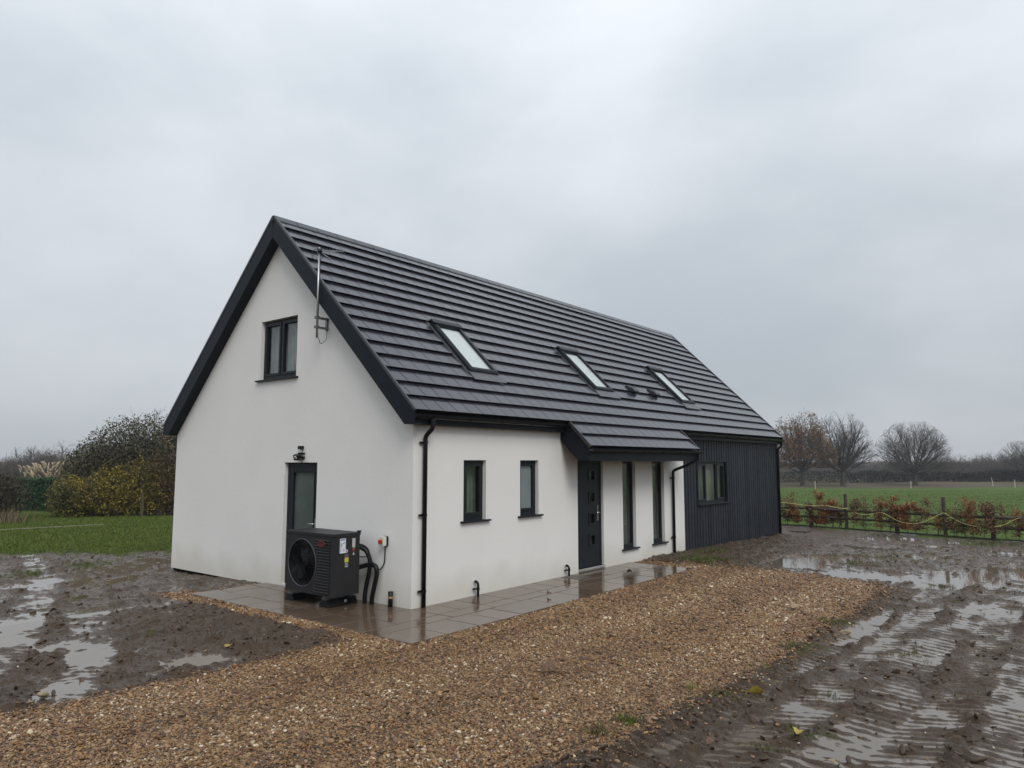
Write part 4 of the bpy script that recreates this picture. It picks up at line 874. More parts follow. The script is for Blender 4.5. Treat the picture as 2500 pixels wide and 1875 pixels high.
idx = np.where(RNG.random(n_) < np.where(e < .4, .45, .06), RNG.integers(4, 6, n_), RNG.integers(0, 4, n_))
tag(scatter('lawn_grass', np.stack([X, Y, z - .004], 1), np.stack([RNG.normal(0, .1, n_), RNG.normal(0, .1, n_), RNG.uniform(0, 6.28, n_)], 1), np.stack([s_, s_, s_*RNG.uniform(.6, 1.1, n_)], 1), idx, np.clip(RNG.normal(.5, .22, n_) + .2*fbm(X, Y, 1.5, 2, 96), 0, 1), gt), 'short green grass blades of the garden lawn', kind='stuff'); print('lawn tufts', n_)
ct = [tuft_mesh('crop_tuft_piece', 30 + k, 'crop', 16, .06, .14, .004, .8) for k in range(4)]
n_ = 14000; a = YAW + np.radians(RNG.uniform(-40, -12, n_)); d = 19 + 70*RNG.random(n_)**1.9; X = CAM.x + d*np.cos(a); Y = CAM.y + d*np.sin(a); k = X - fence_x(Y) > .3; X, Y, D = X[k], Y[k], d[k]; z = ground_z(X, Y)[0]; n_ = len(X); s_ = RNG.uniform(.7, 1.3, n_)*np.clip(D/26, .9, 2)
tag(scatter('crop_grass', np.stack([X, Y, z - .01], 1), np.stack([0*X, 0*X, RNG.uniform(0, 6.28, n_)], 1), np.stack([s_, s_, s_*.5], 1), RNG.integers(0, 4, n_), np.clip(RNG.normal(.6, .2, n_), 0, 1), ct), 'young green crop in the field behind the fence', kind='stuff')
# sparse weeds on the mud
wt = [tuft_mesh('weed_piece', 60 + k, 'grass', 22, .10, .06, .003, 1.0) for k in range(3)] + [tuft_mesh('weed_piece', 70 + k, 'drygrass', 18, .09, .07, .003, 1.1) for k in range(2)]
WX, WY = [], []
for (px, py, r_, c) in ((7.6, -1.15, .7, 260), (9.2, -.7, .9, 120), (-2.0, 9.0, .5, 90), (-.7, 9.4, .6, 110), (-2.53, 5.0, .14, 26), (-3.1, 4.8, .15, 12), (-2.6, -4.78, .12, 30), (-2.25, -4.8, .13, 34), (-1.04, -5.05, .18, 34), (-1.4, -5.1, .2, 14), (1.2, -5.03, .22, 34), (2.85, -5.0, .28, 46), (.1, -4.98, .15, 14), (1.75, -6.05, .25, 30), (-.47, -5.7, .2, 22), (-1.62, -5.82, .06, 18), (-2.27, -5.86, .10, 18), (-1.69, -6.1, .13, 20), (.06, -6.78, .10, 12), (7.1, -5.6, .16, 20), (11.5, -3.6, 1.2, 90), (9.5, -3.5, .7, 60), (16.9, -5.4, .7, 150), (16.6, -8, 1.2, 220), (17.3, -2.6, .5, 50), (8, -6.6, 1.5, 40), (4, -6.1, 1.5, 30), (-3.0, 1.36, .18, 12), (15.5, -5.6, 1.5, 60)):
    WX += list(px + r_*RNG.normal(0, .55, c)); WY += list(py + r_*RNG.normal(0, .55, c))
WX, WY = np.array(WX), np.array(WY); z, h, g_, lw, fd_ = ground_z(WX, WY); n_ = len(WX); s_ = RNG.uniform(.3, .85, n_); kp = RNG.random(n_) < np.where((WY < -4.6) & (WX < 6), .5, 1.); WX, WY, z, s_ = WX[kp], WY[kp], z[kp], s_[kp]; n_ = len(WX)
tag(scatter('mud_weeds', np.stack([WX, WY, z - .005], 1), np.stack([RNG.normal(0, .25, n_), RNG.normal(0, .25, n_), RNG.uniform(0, 6.28, n_)], 1), np.stack([s_, s_, s_], 1), np.where(RNG.random(n_) < .72, RNG.integers(3, 5, n_), RNG.integers(0, 3, n_)), RNG.random(n_), wt), 'sparse tufts of grass left in the mud', kind='stuff')

# ------------------------------------------------------------------ fallen leaves and a pale stone
def leaf_obj(x, y, size, m, rz, curl, label, tilt=.0, lift=.012):
    vs = []; fs = []; n_ = 9
    for i in range(n_):
        t = i/(n_ - 1); wd = .5*math.sin(math.pi*t**.8)**.8*.62*(1 + .18*math.sin(i*2.6)); zc = curl*math.sin(math.pi*t)*.25
        vs += [(t - .5, -wd, zc + curl*wd*.55), (t - .5, 0, zc), (t - .5, wd, zc + curl*wd*.55)]
        if i: k_ = 3*i; fs += [(k_ - 3, k_ - 2, k_ + 1, k_), (k_ - 2, k_ - 1, k_ + 2, k_ + 1)]
    o = MB().add(vs, fs).build('fallen_leaf', m, None, True); o.scale = (size,)*3; o.rotation_euler = (tilt, .1, rz)
    zg_ = .004 if (-1.36 < x < 6.2 and -1.45 < y < 3.6) else gz(x, y); o.location = (x, y, zg_ + lift); st = MB().tube([(.48, 0, .0), (.75, .06, .05)], .02, 5).build('stalk', m, o)
    return tag(o, label, 'leaf', 'fallen leaves')
leaf_obj(-2.78, .03, .15, 'yellowleaf', .5, .35, 'bright yellow fallen leaf on the mud beside the gravel strip')
leaf_obj(-3.31, 3.67, .13, 'deadleaf', 2.2, .8, 'curled red-brown leaf among the far puddles on the mud by the lawn', .5, .03)
leaf_obj(-4.37, -.06, .085, 'deadleaf', 1.1, .9, 'small red-brown leaf standing on the mud near the pale stone', .7, .03)
leaf_obj(-4.08, -3.22, .10, 'deadleaf', .2, .9, 'dark curled leaf on the gravel nearest the bottom of the picture', .1, .025)
leaf_obj(-1.74, -1.55, .12, 'deadleaf', -.5, .5, 'dark brown leaf on the gravel just off the patio corner', .1, .025)
leaf_obj(-1.32, -3.4, .17, 'deadleaf', -.7, 1., 'large crumpled brown leaf in the middle of the gravel drive', .3, .035)
leaf_obj(.45, -3.06, .13, 'paleleaf', .9, .4, 'pale tan leaf lying on the gravel drive', .1, .025)
leaf_obj(3.43, -4.25, .24, 'paleleaf', .3, 1., 'pale curled leaf toward the far end of the gravel drive', .5, .04)
leaf_obj(-.88, -5.31, .13, 'yellowleaf', 1.9, .5, 'orange-brown leaf upright in the first wheel rut', 1.2, .06)
leaf_obj(-1.91, -6.0, .11, 'yellowleaf', .1, .7, 'yellow-brown leaf lying in the mud between two wheel ruts', .1, .03)
leaf_obj(-2.23, -6.3, .10, 'paleleaf', 1.4, .5, 'tan leaf at the bottom edge of the muddy ruts', .1, .03)
leaf_obj(-2.44, -5.58, .10, 'deadleaf', -.3, .9, 'dark brown split leaf on wet mud beside the gravel edge', .1, .03)
leaf_obj(2.02, -.95, .13, 'deadleaf', .8, 1.1, 'dark crumpled leaf on the patio slabs by the front wall', .6, .03)
leaf_obj(4.75, -.85, .13, 'deadleaf', 1.7, 1.0, 'small dark leaf on the wet patio in front of the door', .7, .03)
ps = link(bpy.data.objects.new('pale_stone', stone_mesh('pale_stone', 99, 'stone_pale', 3, .62, .25))); ps.location = (-4.86, -.57, gz(-4.86, -.57) + .03); ps.scale = (.095, .085, .08); ps.rotation_euler = (.1, .2, .5); tag(ps, 'fist-sized pale stone on the mud at the edge of the gravel', 'stone')
ps = link(bpy.data.objects.new('pale_stone', stone_mesh('pale_stone', 98, 'stone_pale', 3, .62, .25))); ps.location = (2.38, -5.22, gz(2.38, -5.22) + .03); ps.scale = (.13, .11, .11); ps.rotation_euler = (.1, .2, 1.5); tag(ps, 'yellowish stone at the end of a flooded wheel rut', 'stone')
eb = MB().prism([(0, 0), (.09, 0), (.09, .045), (0, .045)], 0, 1, lambda t, p, q: (.65 + 2.96*t, 19.7 - .60*t + p + .12*math.sin(2*t), gz(.65 + 2.96*t, 19.7 - .6*t) + .01 + q)).build('edging_strip', 'edging'); tag(eb, 'thin pale strip lying across the lawn', 'edging')
mc = MB().box(16.35, 16.95, -.55, .05, gz(16.6, -.3) + .0, gz(16.6, -.3) + .05); tag(bevelled(mc.build('manhole_board', 'post'), .01), 'flat dark board on the mud beyond the boarded house corner', 'board')

# ------------------------------------------------------------------ fence, rope and young beech hedge
fx = lambda y: float(fence_x(y))
fence = tag(empty('fence', (18.3, -3, 0)), 'low wooden post and rail fence with tall dark posts at the field edge', 'fence')
def fch(mb, nm, m): o = mb.build(nm, m); o.parent = fence; o.matrix_parent_inverse = Matrix.Translation((-18.3, 3, 0)); return o
TALL = [(-1.21, 1.17), (-4.14, 1.19), (-7.3, 1.17), (-10.4, 1.15), (1.6, 1.15)]
for y, hgt in TALL:
    x = fx(y); z = gz(x, y); fch(MB().tube([(x, y, z - .1), (x + .01, y + .012, z + hgt)], [.055, .052], 10), 'fence_post', 'post')
SHORT = [.0, -2.75, -5.35, -8.0, -10.9, 2.7]
for y in SHORT:
    x = fx(y) + .16; z = gz(x, y); fch(MB().box(x - .045, x + .045, y - .06, y + .06, z - .05, z + .80), 'fence_post', 'post')
ys = [2.7, .0, -2.75, -5.35, -8.0, -10.9]
for a, b_ in zip(ys[:-1], ys[1:]):
    for hh in (.64, .36):
        p = Vector((fx(a) + .10, a, gz(fx(a) + .1, a) + hh)); q = Vector((fx(b_) + .10, b_, gz(fx(b_) + .1, b_) + hh)); m_ = (p + q)/2 + Vector((0, 0, random.uniform(-.03, .01)))
        fch(MB().tube([p, m_, q], .038, 5), 'fence_rail', 'rail')
for hh in (.22, .70, .03): fch(MB().tube([(fx(y) + .05, y, gz(fx(y), y) + hh) for y in np.linspace(2.7, -11, 24)], .006 if hh > .1 else .02, 4), 'fence_wire', 'galv' if hh > .1 else 'rail')
rp = []
for y, hh in ((1.6, .86), (.6, .78), (-.1, .74), (-.55, .77), (-1.0, .70), (-1.21, .69), (-1.30, .67), (-1.65, .54), (-1.95, .54), (-2.28, .62), (-2.45, .60), (-2.75, .43), (-3.1, .34), (-3.55, .40), (-4.08, .70), (-4.20, .68), (-4.55, .48), (-4.9, .38), (-5.25, .37), (-5.6, .44), (-6.05, .68), (-6.4, .60), (-7.2, .62), (-7.6, .45), (-9, .5), (-10.4, .7)):
    rp.append((fx(y) - .075, y, gz(fx(y), y) + hh))
rope = MB().tube(bezier(rp, 5), .0095, 6).build('rope', 'rope', None, True); tag(rope, 'yellow rope sagging between the tall fence posts', 'rope')
for y, hh in ((-1.21, .69), (-4.14, .70)): x = fx(y); z = gz(x, y) + hh; MB().tube([(x, y, z - .02), (x, y, z + .02)], .063, 12).build('rope_turn', 'rope', rope, True)

def leaf_cloud(C, size, seed=0, aspect=.6, up=.3, jitter=.35):
    """one small folded quad per point"""
    rg = np.random.default_rng(seed); C = np.asarray(C, float); n_ = len(C); s = size*rg.uniform(1 - jitter, 1 + jitter, (n_, 1))
    d = rg.normal(size=(n_, 3)); d /= np.linalg.norm(d, axis=1, keepdims=True); e = rg.normal(size=(n_, 3)); e[:, 2] *= up; e -= d*(e*d).sum(1, keepdims=True); e /= np.linalg.norm(e, axis=1, keepdims=True) + 1e-9
    nrm = np.cross(d, e)
    V = np.stack([C - d*s, C + e*s*aspect + nrm*s*.2, C + d*s, C - e*s*aspect + nrm*s*.2], 1).reshape(-1, 3); F = np.arange(4*n_).reshape(-1, 4); return V, F
def seg_mesh(name, segs, m, sides=3):
    """segs: (p0,p1,r0,r1) -> merged thin prisms"""
    A = np.array([s[0] for s in segs], float); B = np.array([s[1] for s in segs], float); r0 = np.array([s[2] for s in segs])[:, None]; r1 = np.array([s[3] for s in segs])[:, None]
    d = B - A; d /= np.linalg.norm(d, axis=1, keepdims=True) + 1e-9; ref = np.where(np.abs(d[:, 2:3]) < .9, [[0, 0, 1.]], [[1., 0, 0]]); N = np.cross(d, ref); N /= np.linalg.norm(N, axis=1, keepdims=True); Bn = np.cross(d, N)
    vs = []
    for P, r_ in ((A, r0), (B, r1)):
        for j in range(sides): a = 2*math.pi*j/sides; vs.append(P + (N*math.cos(a) + Bn*math.sin(a))*r_)
    V = np.stack(vs, 1).reshape(-1, 3); k = np.arange(len(segs))[:, None]*2*sides; F = np.concatenate([np.stack([k[:, 0] + j, k[:, 0] + (j + 1) % sides, k[:, 0] + sides + (j + 1) % sides, k[:, 0] + sides + j], 1) for j in range(sides)])
    return fastmesh(name, V, F, m, True)
ORD = 'first second third fourth fifth sixth seventh eighth ninth tenth eleventh twelfth thirteenth fourteenth fifteenth sixteenth seventeenth eighteenth nineteenth twentieth twenty-first twenty-second twenty-third twenty-fourth twenty-fifth twenty-sixth twenty-seventh twenty-eighth'.split()
BE = [(.85, .95, 'd', .6), (.45, 1.0, 'r', .8), (.05, .9, 'd', .5), (-.15, 1.05, 'r', 1.), (-.45, .95, 'r', .9), (-.72, 1.0, 'r', 1.), (-.95, .8, 'd', .5), (-1.45, .95, 'd', .5), (-1.75, .9, 'd', .3), (-2.25, 1.02, 'r', .8), (-2.55, .9, 'd', .4), (-2.72, 1.05, 'r', .55), (-3.1, 1.0, 'R', 1.3), (-3.3, .95, 'R', .8), (-3.65, 1.05, 'd', .25), (-3.9, 1.0, 'g', 1.), (-4.4, .95, 'd', .7), (-4.62, .9, 'd', .4), (-4.85, 1.05, 'r', .75), (-5.15, .95, 'd', .3), (-5.36, 1.08, 'd', .7), (-5.65, 1., 'd', .3), (-6.0, 1.0, 'r', .6), (-6.3, .95, 'd', .6), (-6.8, 1., 'r', .8)]
for i, (y, hgt, kd, dens) in enumerate(BE):
    x = fx(y) + random.uniform(-.02, .30); z = gz(x, y); rg = np.random.default_rng(200 + i); segs = []; tips = []
    for q in range(rg.integers(1, 3)):
        p = np.array([x + rg.normal(0, .03), y + rg.normal(0, .03), z - .02]); tp = np.array([x + rg.normal(0, .06), y + rg.normal(0, .07), z + hgt*.92*rg.uniform(.85, 1.08)]); segs.append((p, (p + tp)/2 + rg.normal(0, .02, 3), .011, .008)); segs.append((segs[-1][1], tp, .008, .003))
        for b_ in range(11):
            t = rg.uniform(.12, 1); s_ = p + (tp - p)*t; dr = rg.normal(0, 1, 3); dr[2] = abs(dr[2])*.8 + .25; dr /= np.linalg.norm(dr); e = s_ + dr*rg.uniform(.12, .34)*(1.2 - .5*t); segs.append((s_, e, .004, .002)); tips += [e, (s_ + e)/2]
            e2 = (s_ + e)/2 + rg.normal(0, .09, 3); segs.append(((s_ + e)/2, e2, .003, .0015)); tips.append(e2)
    names = {'r': 'rust-red', 'R': 'thick rust-red', 'd': 'sparse brownish', 'g': 'golden-orange'}[kd]
    o = tag(empty('beech_sapling', (x, y, z)), f'young beech with {names} leaves, {ORD[i]} plant from the house along the fence', 'sapling', 'young beech plants along the fence')
    def ch(nm, me): q = link(bpy.data.objects.new(nm, me), o); q.matrix_parent_inverse = Matrix.Translation((-x, -y, -z)); return q
    ch('stem', seg_mesh('stem', segs, 'twig')); tips = np.array(tips); 
    cl = np.array([tips[k] + rg.normal(0, .055, 3) for k in rg.integers(0, len(tips), int(1250*dens) + 180)]); cl = cl[cl[:, 2] > z + .12]
    if kd == 'g': cl = cl[cl[:, 2] < z + .62]
    ch('foliage', fastmesh('foliage', *leaf_cloud(cl, .027, i), {'r': 'beech', 'R': 'beech', 'd': 'beech_dull', 'g': 'beech_gold'}[kd]))

# ------------------------------------------------------------------ trees
def grow(seed, H, RW, trunk_h, n1=16, n2=9, n3=6, n4=4, r0=.3, lean=0, flat=1.0, low=.12):
    """bare broadleaf: limbs curve from the fork to points of a dome, and branch again; returns trunk segs, branch segs, tips"""
    rg = np.random.default_rng(seed); tr, br, tips = [], [], []
    def curve(p, q, ra, rb, n_, bend, out_):
        m_ = (p + q)/2 + np.array([0, 0, -bend])*np.linalg.norm(q - p) + rg.normal(0, .03, 3)*np.linalg.norm(q - p); prev = p; res = [p]
        for k in range(1, n_ + 1):
            t = k/n_; c = (1 - t)**2*p + 2*t*(1 - t)*m_ + t*t*q + rg.normal(0, .012, 3)*np.linalg.norm(q - p)*(k < n_); a = ra + (rb - ra)*(k - 1)/n_; b_ = ra + (rb - ra)*k/n_; out_.append((prev, c, a, b_)); prev = c; res.append(c)
        return res
    base = np.array([0, 0, -.1]); fork = np.array([lean, 0, trunk_h]); curve(base, fork, r0, r0*.72, 4, 0, tr); tr.append((base, base + np.array([0, 0, .35]), r0*1.45, r0))
    ctr = np.array([lean, 0, H*.50])
    def dome(th, ph, k):  # point of the crown: half-ellipsoid, wide low down
        zc = H*low + (H*(1 - low))*math.sin(ph)**.9; wd = RW*math.cos(ph)**.62; return np.array([lean + wd*math.cos(th)*k, wd*math.sin(th)*k, fork[2] + (zc - fork[2])*(.35 + .65*k) if k < 1 else zc])
    ga = 2.39996
    for i in range(n1):
        ph = math.asin(min(.999, (i + .5)/n1*1.0)); th = i*ga + rg.uniform(-.3, .3); tgt = dome(th, max(.06, ph + rg.normal(0, .05)), .72*rg.uniform(.9, 1.1)); p = fork*np.array([1, 1, rg.uniform(.82, 1.05)])
        L1 = curve(p, tgt, r0*.34*rg.uniform(.8, 1.15), r0*.10, 6, .10*math.cos(ph), tr)
        for j in range(n2):
            t = rg.uniform(.3, 1); s_ = L1[int(t*6)]; d = s_ - ctr; dirv = (tgt - p)/np.linalg.norm(tgt - p); e = dirv + rg.normal(0, .42, 3); e[2] += .12; e /= np.linalg.norm(e); ln = RW*rg.uniform(.34, .60)*(1.2 - .45*t)
            q = s_ + e*ln; L2 = curve(s_, q, r0*.085, r0*.035, 4, .06, br)
            for k in range(n3):
                s3 = L2[rg.integers(1, 5)]; e3 = e + rg.normal(0, .42, 3); e3[2] += .12; e3 /= np.linalg.norm(e3); q3 = s3 + e3*RW*rg.uniform(.18, .34); L3 = curve(s3, q3, r0*.03, r0*.014, 3, .04, br)
                for k4 in range(n4):
                    s4 = L3[rg.integers(1, 4)]; e4 = e3 + rg.normal(0, .4, 3); e4 /= np.linalg.norm(e4); q4 = s4 + e4*RW*rg.uniform(.10, .20); br.append((s4, q4, r0*.015, r0*.007)); tips.append(q4)
    def sq(p): # keep the outline a dome
        v = (p - np.array([lean, 0, H*low])); ex = v/np.array([RW, RW, H*(1 - low)]); k = np.linalg.norm(ex)
        q = p if k <= 1 else np.array([lean, 0, H*low]) + v/(k**.8)
        if q[2] < H*low: q = np.array([q[0], q[1], H*low - .25*(H*low - q[2])])
        return q
    br = [(sq(a), sq(b_), c, d) for a, b_, c, d in br]; tips = [sq(t) for t in tips]
    return tr, br, np.array(tips)
def tree(x, y, H, RW, th, seed, label, name='bare_tree', leaf=None, n=(16, 9, 6, 4), lsz=.12, nleaf=5000, thick=1., low=.26, group=None, r0=None):
    z = gz(x, y); o = tag(empty(name, (x, y, z)), label, 'tree', group); tr, br, tips = grow(seed, H, RW, th, *n, r0=r0 or H*.034, low=low)
    link(bpy.data.objects.new('trunk', seg_mesh('trunk', tr, 'bark', 6)), o)
    cr_ = link(bpy.data.objects.new('crown', seg_mesh('crown', [(a, b_, c*thick, d*thick) for a, b_, c, d in br], 'twig', 3)), o)
    if leaf:
        rg = np.random.default_rng(seed); C = tips[rg.integers(0, len(tips), nleaf)] + rg.normal(0, .14, (nleaf, 3)); link(bpy.data.objects.new('leaves', fastmesh('leaves', *leaf_cloud(C, lsz, seed), leaf)), o)
    return o
GT = 'lone trees across the field'
tree(97.4, 24.2, 11.0, 4.5, 2.1, 11, 'lone tree with brown autumn leaves across the field, close to the house corner', 'autumn_tree', 'brownleaf', lsz=.10, nleaf=13000, group=GT, thick=1.5, n=(20, 10, 6, 4))
tree(102.1, 20.1, 10.8, 4.5, 2.2, 12, 'bare rounded tree across the field, middle one of three', group=GT, thick=1.45, n=(22, 11, 6, 5))
tree(111.4, 12.7, 9.3, 5.5, 1.9, 13, 'bare spreading tree standing alone across the field, third from the house', group=GT, thick=1.45, n=(24, 11, 6, 5))
tree(131, .5, 6.6, 4.2, 1.6, 14, 'tall bare tree rising from the far hedge at the picture edge', n=(18, 9, 6, 4), thick=1.7)
for (x, y, h_, lb, tl) in ((85.4, 19.1, .85, 'white electric fence stake in front of the brown-leaved tree', 0), (95.0, 10.35, .9, 'white electric fence stake beside the lone spreading tree', 0), (109.7, 3.1, 1.1, 'leaning white electric fence stake at the far field edge', .12), (99.8, -.05, .95, 'upright white electric fence stake nearest the picture edge', 0)):
    z = gz(x, y); o = MB().tube([(0, 0, 0), (tl*.3, tl, h_)], .035, 6).build('electric_fence_stake', 'white_post'); o.location = (x, y, z); MB().tube([(tl*.3 - .001, tl, h_), (tl*.3, tl, h_ + .05)], .05, 6).build('insulator', 'white_post', o); tag(o, lb, 'stake', 'white stakes in the field')
# far hedge along the field, and the woods behind it
def hedge_mass(pts, hgt, wid, n_, size, seed, top=.25):
    rg = np.random.default_rng(seed); P = np.array(pts, float); t = rg.random(n_)*(len(P) - 1); i = t.astype(int).clip(0, len(P) - 2); f = (t - i)[:, None]; c = P[i]*(1 - f) + P[i + 1]*f; nrm = np.stack([-(P[i + 1] - P[i])[:, 1], (P[i + 1] - P[i])[:, 0]], 1); nrm /= np.linalg.norm(nrm, axis=1, keepdims=True)
    c = c + nrm*rg.uniform(-wid, wid, n_)[:, None]; hh = hgt*(1 + top*fbm(c[:, 0], c[:, 1], 7., 3, seed)); z = zbase(c[:, 0], c[:, 1]) + hh*rg.random(n_)**.75; return leaf_cloud(np.stack([c[:, 0], c[:, 1], z], 1), size, seed)
fh = link(bpy.data.objects.new('far_hedge', fastmesh('far_hedge', *hedge_mass([(102, 36), (107, 31.5), (117, 19.8), (129.5, 11.6), (132, 2.), (133, -12)], 1.75, .9, 42000, .12, 5), 'hedge_far'))); tag(fh, 'dark leafless hedge running along the far side of the field', 'hedge')
wv = []
for k in range(5):
    tr, br, tips = grow(70 + k, 9 + k*.6, 4.6 + .3*k, 1.0, 9, 6, 5, 3, r0=.26, low=.08); wv.append(seg_mesh('woodland_piece', tr + [(a, b_, c*2.6, d*2.6) for a, b_, c, d in br], 'twig_far', 3))
WPTS = []
def wood(a0, a1, d0, d1, n_, s0, s1, seed):
    rg = np.random.default_rng(seed); a = np.radians(rg.uniform(a0, a1, n_)) + YAW; d = rg.uniform(d0, d1, n_); sc = s0 + (s1 - s0)*((np.degrees(a - YAW) - a0)/(a1 - a0)) ; sc = sc*rg.uniform(.8, 1.2, n_)
    X = CAM.x + d*np.cos(a); Y = CAM.y + d*np.sin(a); WPTS.append(np.stack([X, Y, zbase(X, Y) - .3, sc], 1))
wood(-44, -27.5, 150, 215, 330, .74, .36, 1); wood(-28, -13, 215, 300, 260, .40, .38, 2); wood(20, 46, 120, 200, 330, .46, .42, 3); wood(29.5, 33.5, 105, 125, 30, .55, .6, 4); wood(-13, 20, 220, 300, 160, .6, .6, 6)
Wd = np.concatenate(WPTS); n_ = len(Wd); rg = np.random.default_rng(8)
tag(scatter('woodland', Wd[:, :3], np.stack([np.zeros(n_), np.zeros(n_), rg.uniform(0, 6.28, n_)], 1), np.stack([Wd[:, 3]*1.15, Wd[:, 3]*1.15, Wd[:, 3]*.92], 1), rg.integers(0, 5, n_), rg.random(n_), wv), 'far-off leafless woodland on the skyline', kind='stuff')

# ------------------------------------------------------------------ shrubs and hedge beyond the lawn
def blob(c, rad_, n_, seed, shell=.35, lumps=1.0):
    """points filling a lumpy ellipsoid, denser towards its skin"""
    rg = np.random.default_rng(seed); d = rg.normal(size=(n_, 3)); d /= np.linalg.norm(d, axis=1, keepdims=True); k = 1 + lumps*(.22*noise2(d[:, 0]*2.2 + seed, d[:, 1]*2.2 + d[:, 2]*2.9, seed) + .14*noise2(d[:, 0]*5.5, d[:, 1]*5.5 + d[:, 2]*6., seed + 1)); r_ = (1 - shell*rg.random(n_)**1.4)*k; return np.array(c) + d*r_[:, None]*np.array(rad_)
def twigs(c, rad_, n_, seed, r_=.012, ext=1.12, z0=0.):
    rg = np.random.default_rng(seed); segs = []; c = np.array(c, float)
    for _ in range(n_):
        d = rg.normal(size=3); d[2] = abs(d[2]) + .1; d /= np.linalg.norm(d); e = c + d*np.array(rad_)*rg.uniform(.85, ext); s_ = np.array([c[0] + rg.normal(0, .25)*rad_[0]*.5, c[1] + rg.normal(0, .25)*rad_[1]*.5, z0]); m_ = (s_ + e)/2 + rg.normal(0, .10, 3)*np.array(rad_); m_[2] += .1*rad_[2]
        segs += [(s_, m_, r_*1.6, r_), (m_, e, r_, r_*.4)]
        for q in range(5): t = rg.uniform(.2, 1); p = m_ + (e - m_)*t; f = p + (d + rg.normal(0, .5, 3))*rg.uniform(.1, .3)*np.mean(rad_)*.7; segs.append((p, f, r_*.5, r_*.25))
    return segs
def shrub(name, label, x, y, parts, stems, cat='shrub', group=None):
    z = gz(x, y); o = tag(empty(name, (x, y, z)), label, cat, group)
    for (nm, C, size, m_, seed) in parts: 
        C = np.asarray(C); C = C[C[:, 2] > .05]; link(bpy.data.objects.new(nm, fastmesh(nm, *leaf_cloud(C, size, seed), m_)), o)
    link(bpy.data.objects.new('stems', seg_mesh('stems', stems, 'twig', 4)), o); return o
# tall dark evergreen with open twiggy top
EV = shrub('evergreen_tree', 'tall dark-leaved evergreen with open twiggy top rising behind the yellow shrubs', 7.6, 26.0, [('crown', np.concatenate([blob((.2, 0, 2.05), (2.2, 2.3, 2.0), 30000, 31, .85), blob((-1.5, .3, 1.6), (1.4, 1.5, 1.4), 12000, 32, .7), blob((1.8, 0, 2.2), (1.6, 1.6, 1.55), 13000, 33, .7)]), .046, 'leaf_dark', 31)],
      twigs((.2, 0, 2.1), (2.3, 2.3, 2.0), 60, 35, .014, 1.10) + twigs((2.0, 0, 1.9), (1.8, 1.6, 1.75), 40, 36, .014, 1.14), 'tree'); EV.scale = (1.05, 1.05, 1.10)
YS = [(4.75, 25.0, (1.05, .95, .95), 3000, 'leaf_yellow', 'yellow-leaved shrub at the open end of the row, beside the clipped hedge'), (5.75, 24.3, (1.1, .95, 1.15), 3600, 'leaf_yellow', 'yellow-green shrub in the middle of the row below the dark evergreen'), (6.9, 23.8, (1.1, .95, 1.35), 3600, 'leaf_yellow', 'tall yellow-leaved shrub with a wooden post before it'), (7.9, 23.6, (1.1, 1.0, 1.75), 4000, 'leaf_rust', 'rusty-leaved shrub partly hidden by the house wall'), (9.2, 23.3, (1.2, 1.0, 1.6), 3000, 'leaf_rust', 'rusty-leaved shrub wholly behind the house wall')]
for i, (x, y, rd, n_, m_, lb) in enumerate(YS[:4]): shrub('autumn_shrub', lb, x, y, [('foliage', blob((0, 0, rd[2]*.78), rd, int(n_*2.2), 50 + i, .6, 1.7), .034, m_, 50 + i), ('shaded_foliage', blob((0, .15, rd[2]*.7), tuple(q*.88 for q in rd), n_, 60 + i, .9), .05, 'leaf_dark', 60 + i)], twigs((0, 0, rd[2]*.8), rd, 26, 70 + i, .010, 1.1), group='autumn shrubs in a row beyond the lawn')  # second, smaller leaf layer inside each shrub uses the darker leaf colour
x, y = 6.45, 22.75; z = gz(x, y); po = MB().box(-.045, .045, -.045, .045, 0, .98).box(-.05, .05, -.05, .05, .98, 1.0).build('wooden_post', 'mossy'); po.location = (x, y, z); tag(po, 'mossy wooden post in front of the yellow shrubs', 'post')
# clipped conifer hedge, pampas clump, rust shrub at the picture edge
rg = np.random.default_rng(3); hx_, hy_ = 6.0, 32.2; ux = np.array([.42, -.907]) ; nx = np.array([.907, .42])
n_ = 26000; t = rg.uniform(-4.4, 2.6, n_); face = rg.random(n_); dpt = np.where(face < .6, -.45 + .10*rg.random(n_), rg.uniform(-.45, .45, n_)); zz = np.where(face < .6, rg.random(n_)*1.5, 1.42 + .12*rg.random(n_) ) + .05*noise2(t*1.3, dpt*2, 4)
dpt = dpt + .05*noise2(t*2.1, zz*2.1, 6); C = np.stack([t*ux[0]*-1 + dpt*nx[0], t*-ux[1]*-1*-1 + dpt*nx[1], zz], 1)
C = np.stack([dpt*nx[0] + t*ux[0], dpt*nx[1] + t*ux[1], zz], 1)
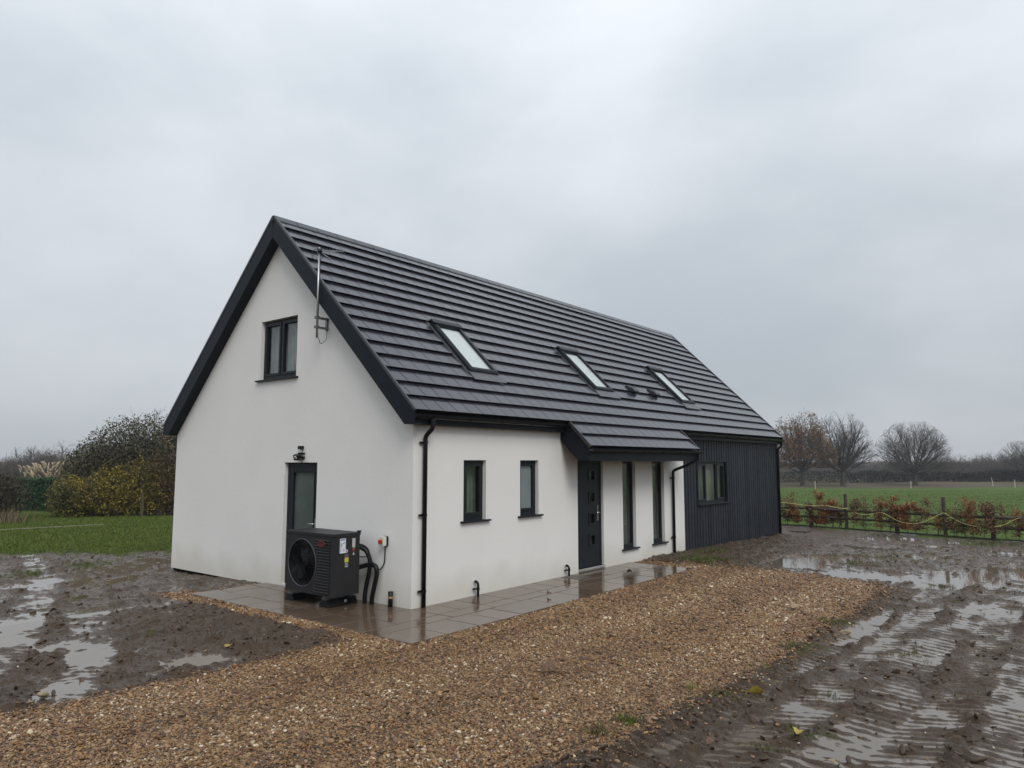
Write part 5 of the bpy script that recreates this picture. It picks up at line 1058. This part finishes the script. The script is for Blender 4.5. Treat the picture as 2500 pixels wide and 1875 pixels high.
# orient the near face towards the camera
hz_ = gz(hx_, hy_); hb = link(bpy.data.objects.new('clipped_hedge', fastmesh('clipped_hedge', *leaf_cloud(C, .05, 7), 'conifer'))); hb.location = (hx_, hy_, hz_); tag(hb, 'clipped dark green conifer hedge across the end of the lawn', 'hedge')
core = MB().box(-4.3, 2.5, -.36, .36, 0, 1.40, lambda a, b_, c: (a*ux[0] + b_*nx[0], a*ux[1] + b_*nx[1], c)).build('core', 'conifer', hb)
pg = tag(empty('pampas_grass', (9.3, 39.2, gz(9.3, 39.2))), 'pampas grass clump with pale cream plumes behind the clipped hedge', 'pampas grass')
rg = np.random.default_rng(17); mb = MB()
for _ in range(520):
    cxx = rg.uniform(-1.9, 1.9); a = rg.uniform(0, 6.28); ln = rg.uniform(1.2, 2.0); dx, dy = math.cos(a), math.sin(a); r_ = rg.uniform(.3, .9); px_, py_ = RGT.x*cxx, RGT.y*cxx; w_ = .012
    q = [(px_, py_, 0), (px_ + dx*r_*.35, py_ + dy*r_*.35, ln*.75), (px_ + dx*r_, py_ + dy*r_, ln*.85)]
    mb.add([(q[0][0] - dy*w_, q[0][1] + dx*w_, 0), (q[0][0] + dy*w_, q[0][1] - dx*w_, 0), (q[1][0] + dy*w_, q[1][1] - dx*w_, q[1][2]), (q[1][0] - dy*w_, q[1][1] + dx*w_, q[1][2]), q[2]], [(0, 1, 2, 3), (3, 2, 4)])
me = bpy.data.meshes.new('blades'); me.from_pydata(mb.v, [], mb.f); me.materials.append(MATS['pampas_leaf']); link(bpy.data.objects.new('blades', me), pg)
def plume_mesh(seed):
    rg = np.random.default_rng(seed); pts = [Vector((0, 0, 0)), Vector((.04, 0, .18)), Vector((.12, 0, .36)), Vector((.24, .02, .50)), Vector((.36, .03, .56))]; pp = bezier(pts, 3); k = len(pp)
    mb = MB().tube(pp, [.02 + .075*math.sin(math.pi*min(1, (i + .8)/(k)))**.7*rg.uniform(.75, 1.2) for i in range(k)], 7)
    for _ in range(50):
        c = pp[rg.integers(0, k)]; d = Vector(rg.normal(size=3)); d.normalize(); d.x += .5; mb.add([c + Vector((0, .012, 0)), c - Vector((0, .012, 0)), c + d*.13], [(0, 1, 2)])
    return mb.mesh('plume', 'plume', True)
pm = [plume_mesh(k) for k in range(4)]
for k in range(210):
    c = rg.uniform(-1, 1); hh = 1.9 + .45*math.sqrt(max(0, 1 - c*c)) + rg.uniform(-.85, .12) - .1*c; o = link(bpy.data.objects.new('plume', pm[k % 4]), pg); dpt_ = rg.uniform(-.6, .6)
    o.location = (RGT.x*c*2.15 + FWD.x*dpt_, RGT.y*c*2.15 + FWD.y*dpt_, hh - .22); o.rotation_euler = (0, rg.uniform(-.1, .25), rg.choice([-1, 1])*rg.uniform(0, 1.2) + (YAW - 1.57 if c > -.3 else YAW + 1.57)); s_ = rg.uniform(.42, .68); o.scale = (s_, s_, s_)
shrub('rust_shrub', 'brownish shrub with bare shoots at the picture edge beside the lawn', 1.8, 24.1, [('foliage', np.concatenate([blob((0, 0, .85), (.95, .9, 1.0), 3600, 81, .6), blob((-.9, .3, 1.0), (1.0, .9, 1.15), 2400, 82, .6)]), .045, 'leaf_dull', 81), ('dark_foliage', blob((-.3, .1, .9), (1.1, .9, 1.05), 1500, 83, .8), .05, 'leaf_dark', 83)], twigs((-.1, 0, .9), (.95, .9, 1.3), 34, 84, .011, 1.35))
mb = MB(); rg = np.random.default_rng(5)
for _ in range(110):
    px_, py_ = rg.normal(-.1, .28), rg.normal(0, .3); h_ = rg.uniform(.3, .75); dx, dy = rg.normal(0, .12, 2); mb.add([(px_ - .012, py_ + .01, 0), (px_ + .012, py_ - .01, 0), (px_ + dx, py_ + dy, h_)], [(0, 1, 2)])
o = mb.build('dry_stalks', 'straw'); o.location = (2.0, 23.2, gz(2.0, 23.2)); tag(o, 'dry straw-coloured stalks at the foot of the brownish shrub', 'dry plant')

# ------------------------------------------------------------------ damp air: faint haze over the whole scene
m = bpy.data.materials.new('haze'); m.use_nodes = True; MATS['haze'] = m; n, l = m.node_tree.nodes, m.node_tree.links; n.remove(n['Principled BSDF'])
pv = n.new('ShaderNodeVolumePrincipled'); pv.inputs['Color'].default_value = (.86, .90, .95, 1); pv.inputs['Density'].default_value = .0006; pv.inputs['Anisotropy'].default_value = .2
l.new(pv.outputs[0], n['Material Output'].inputs['Volume'])
hzb = MB().box(-420, 420, -420, 420, -4.5, 13.5).build('haze', 'haze'); tag(hzb, 'thin grey mist softening the far trees', kind='stuff')
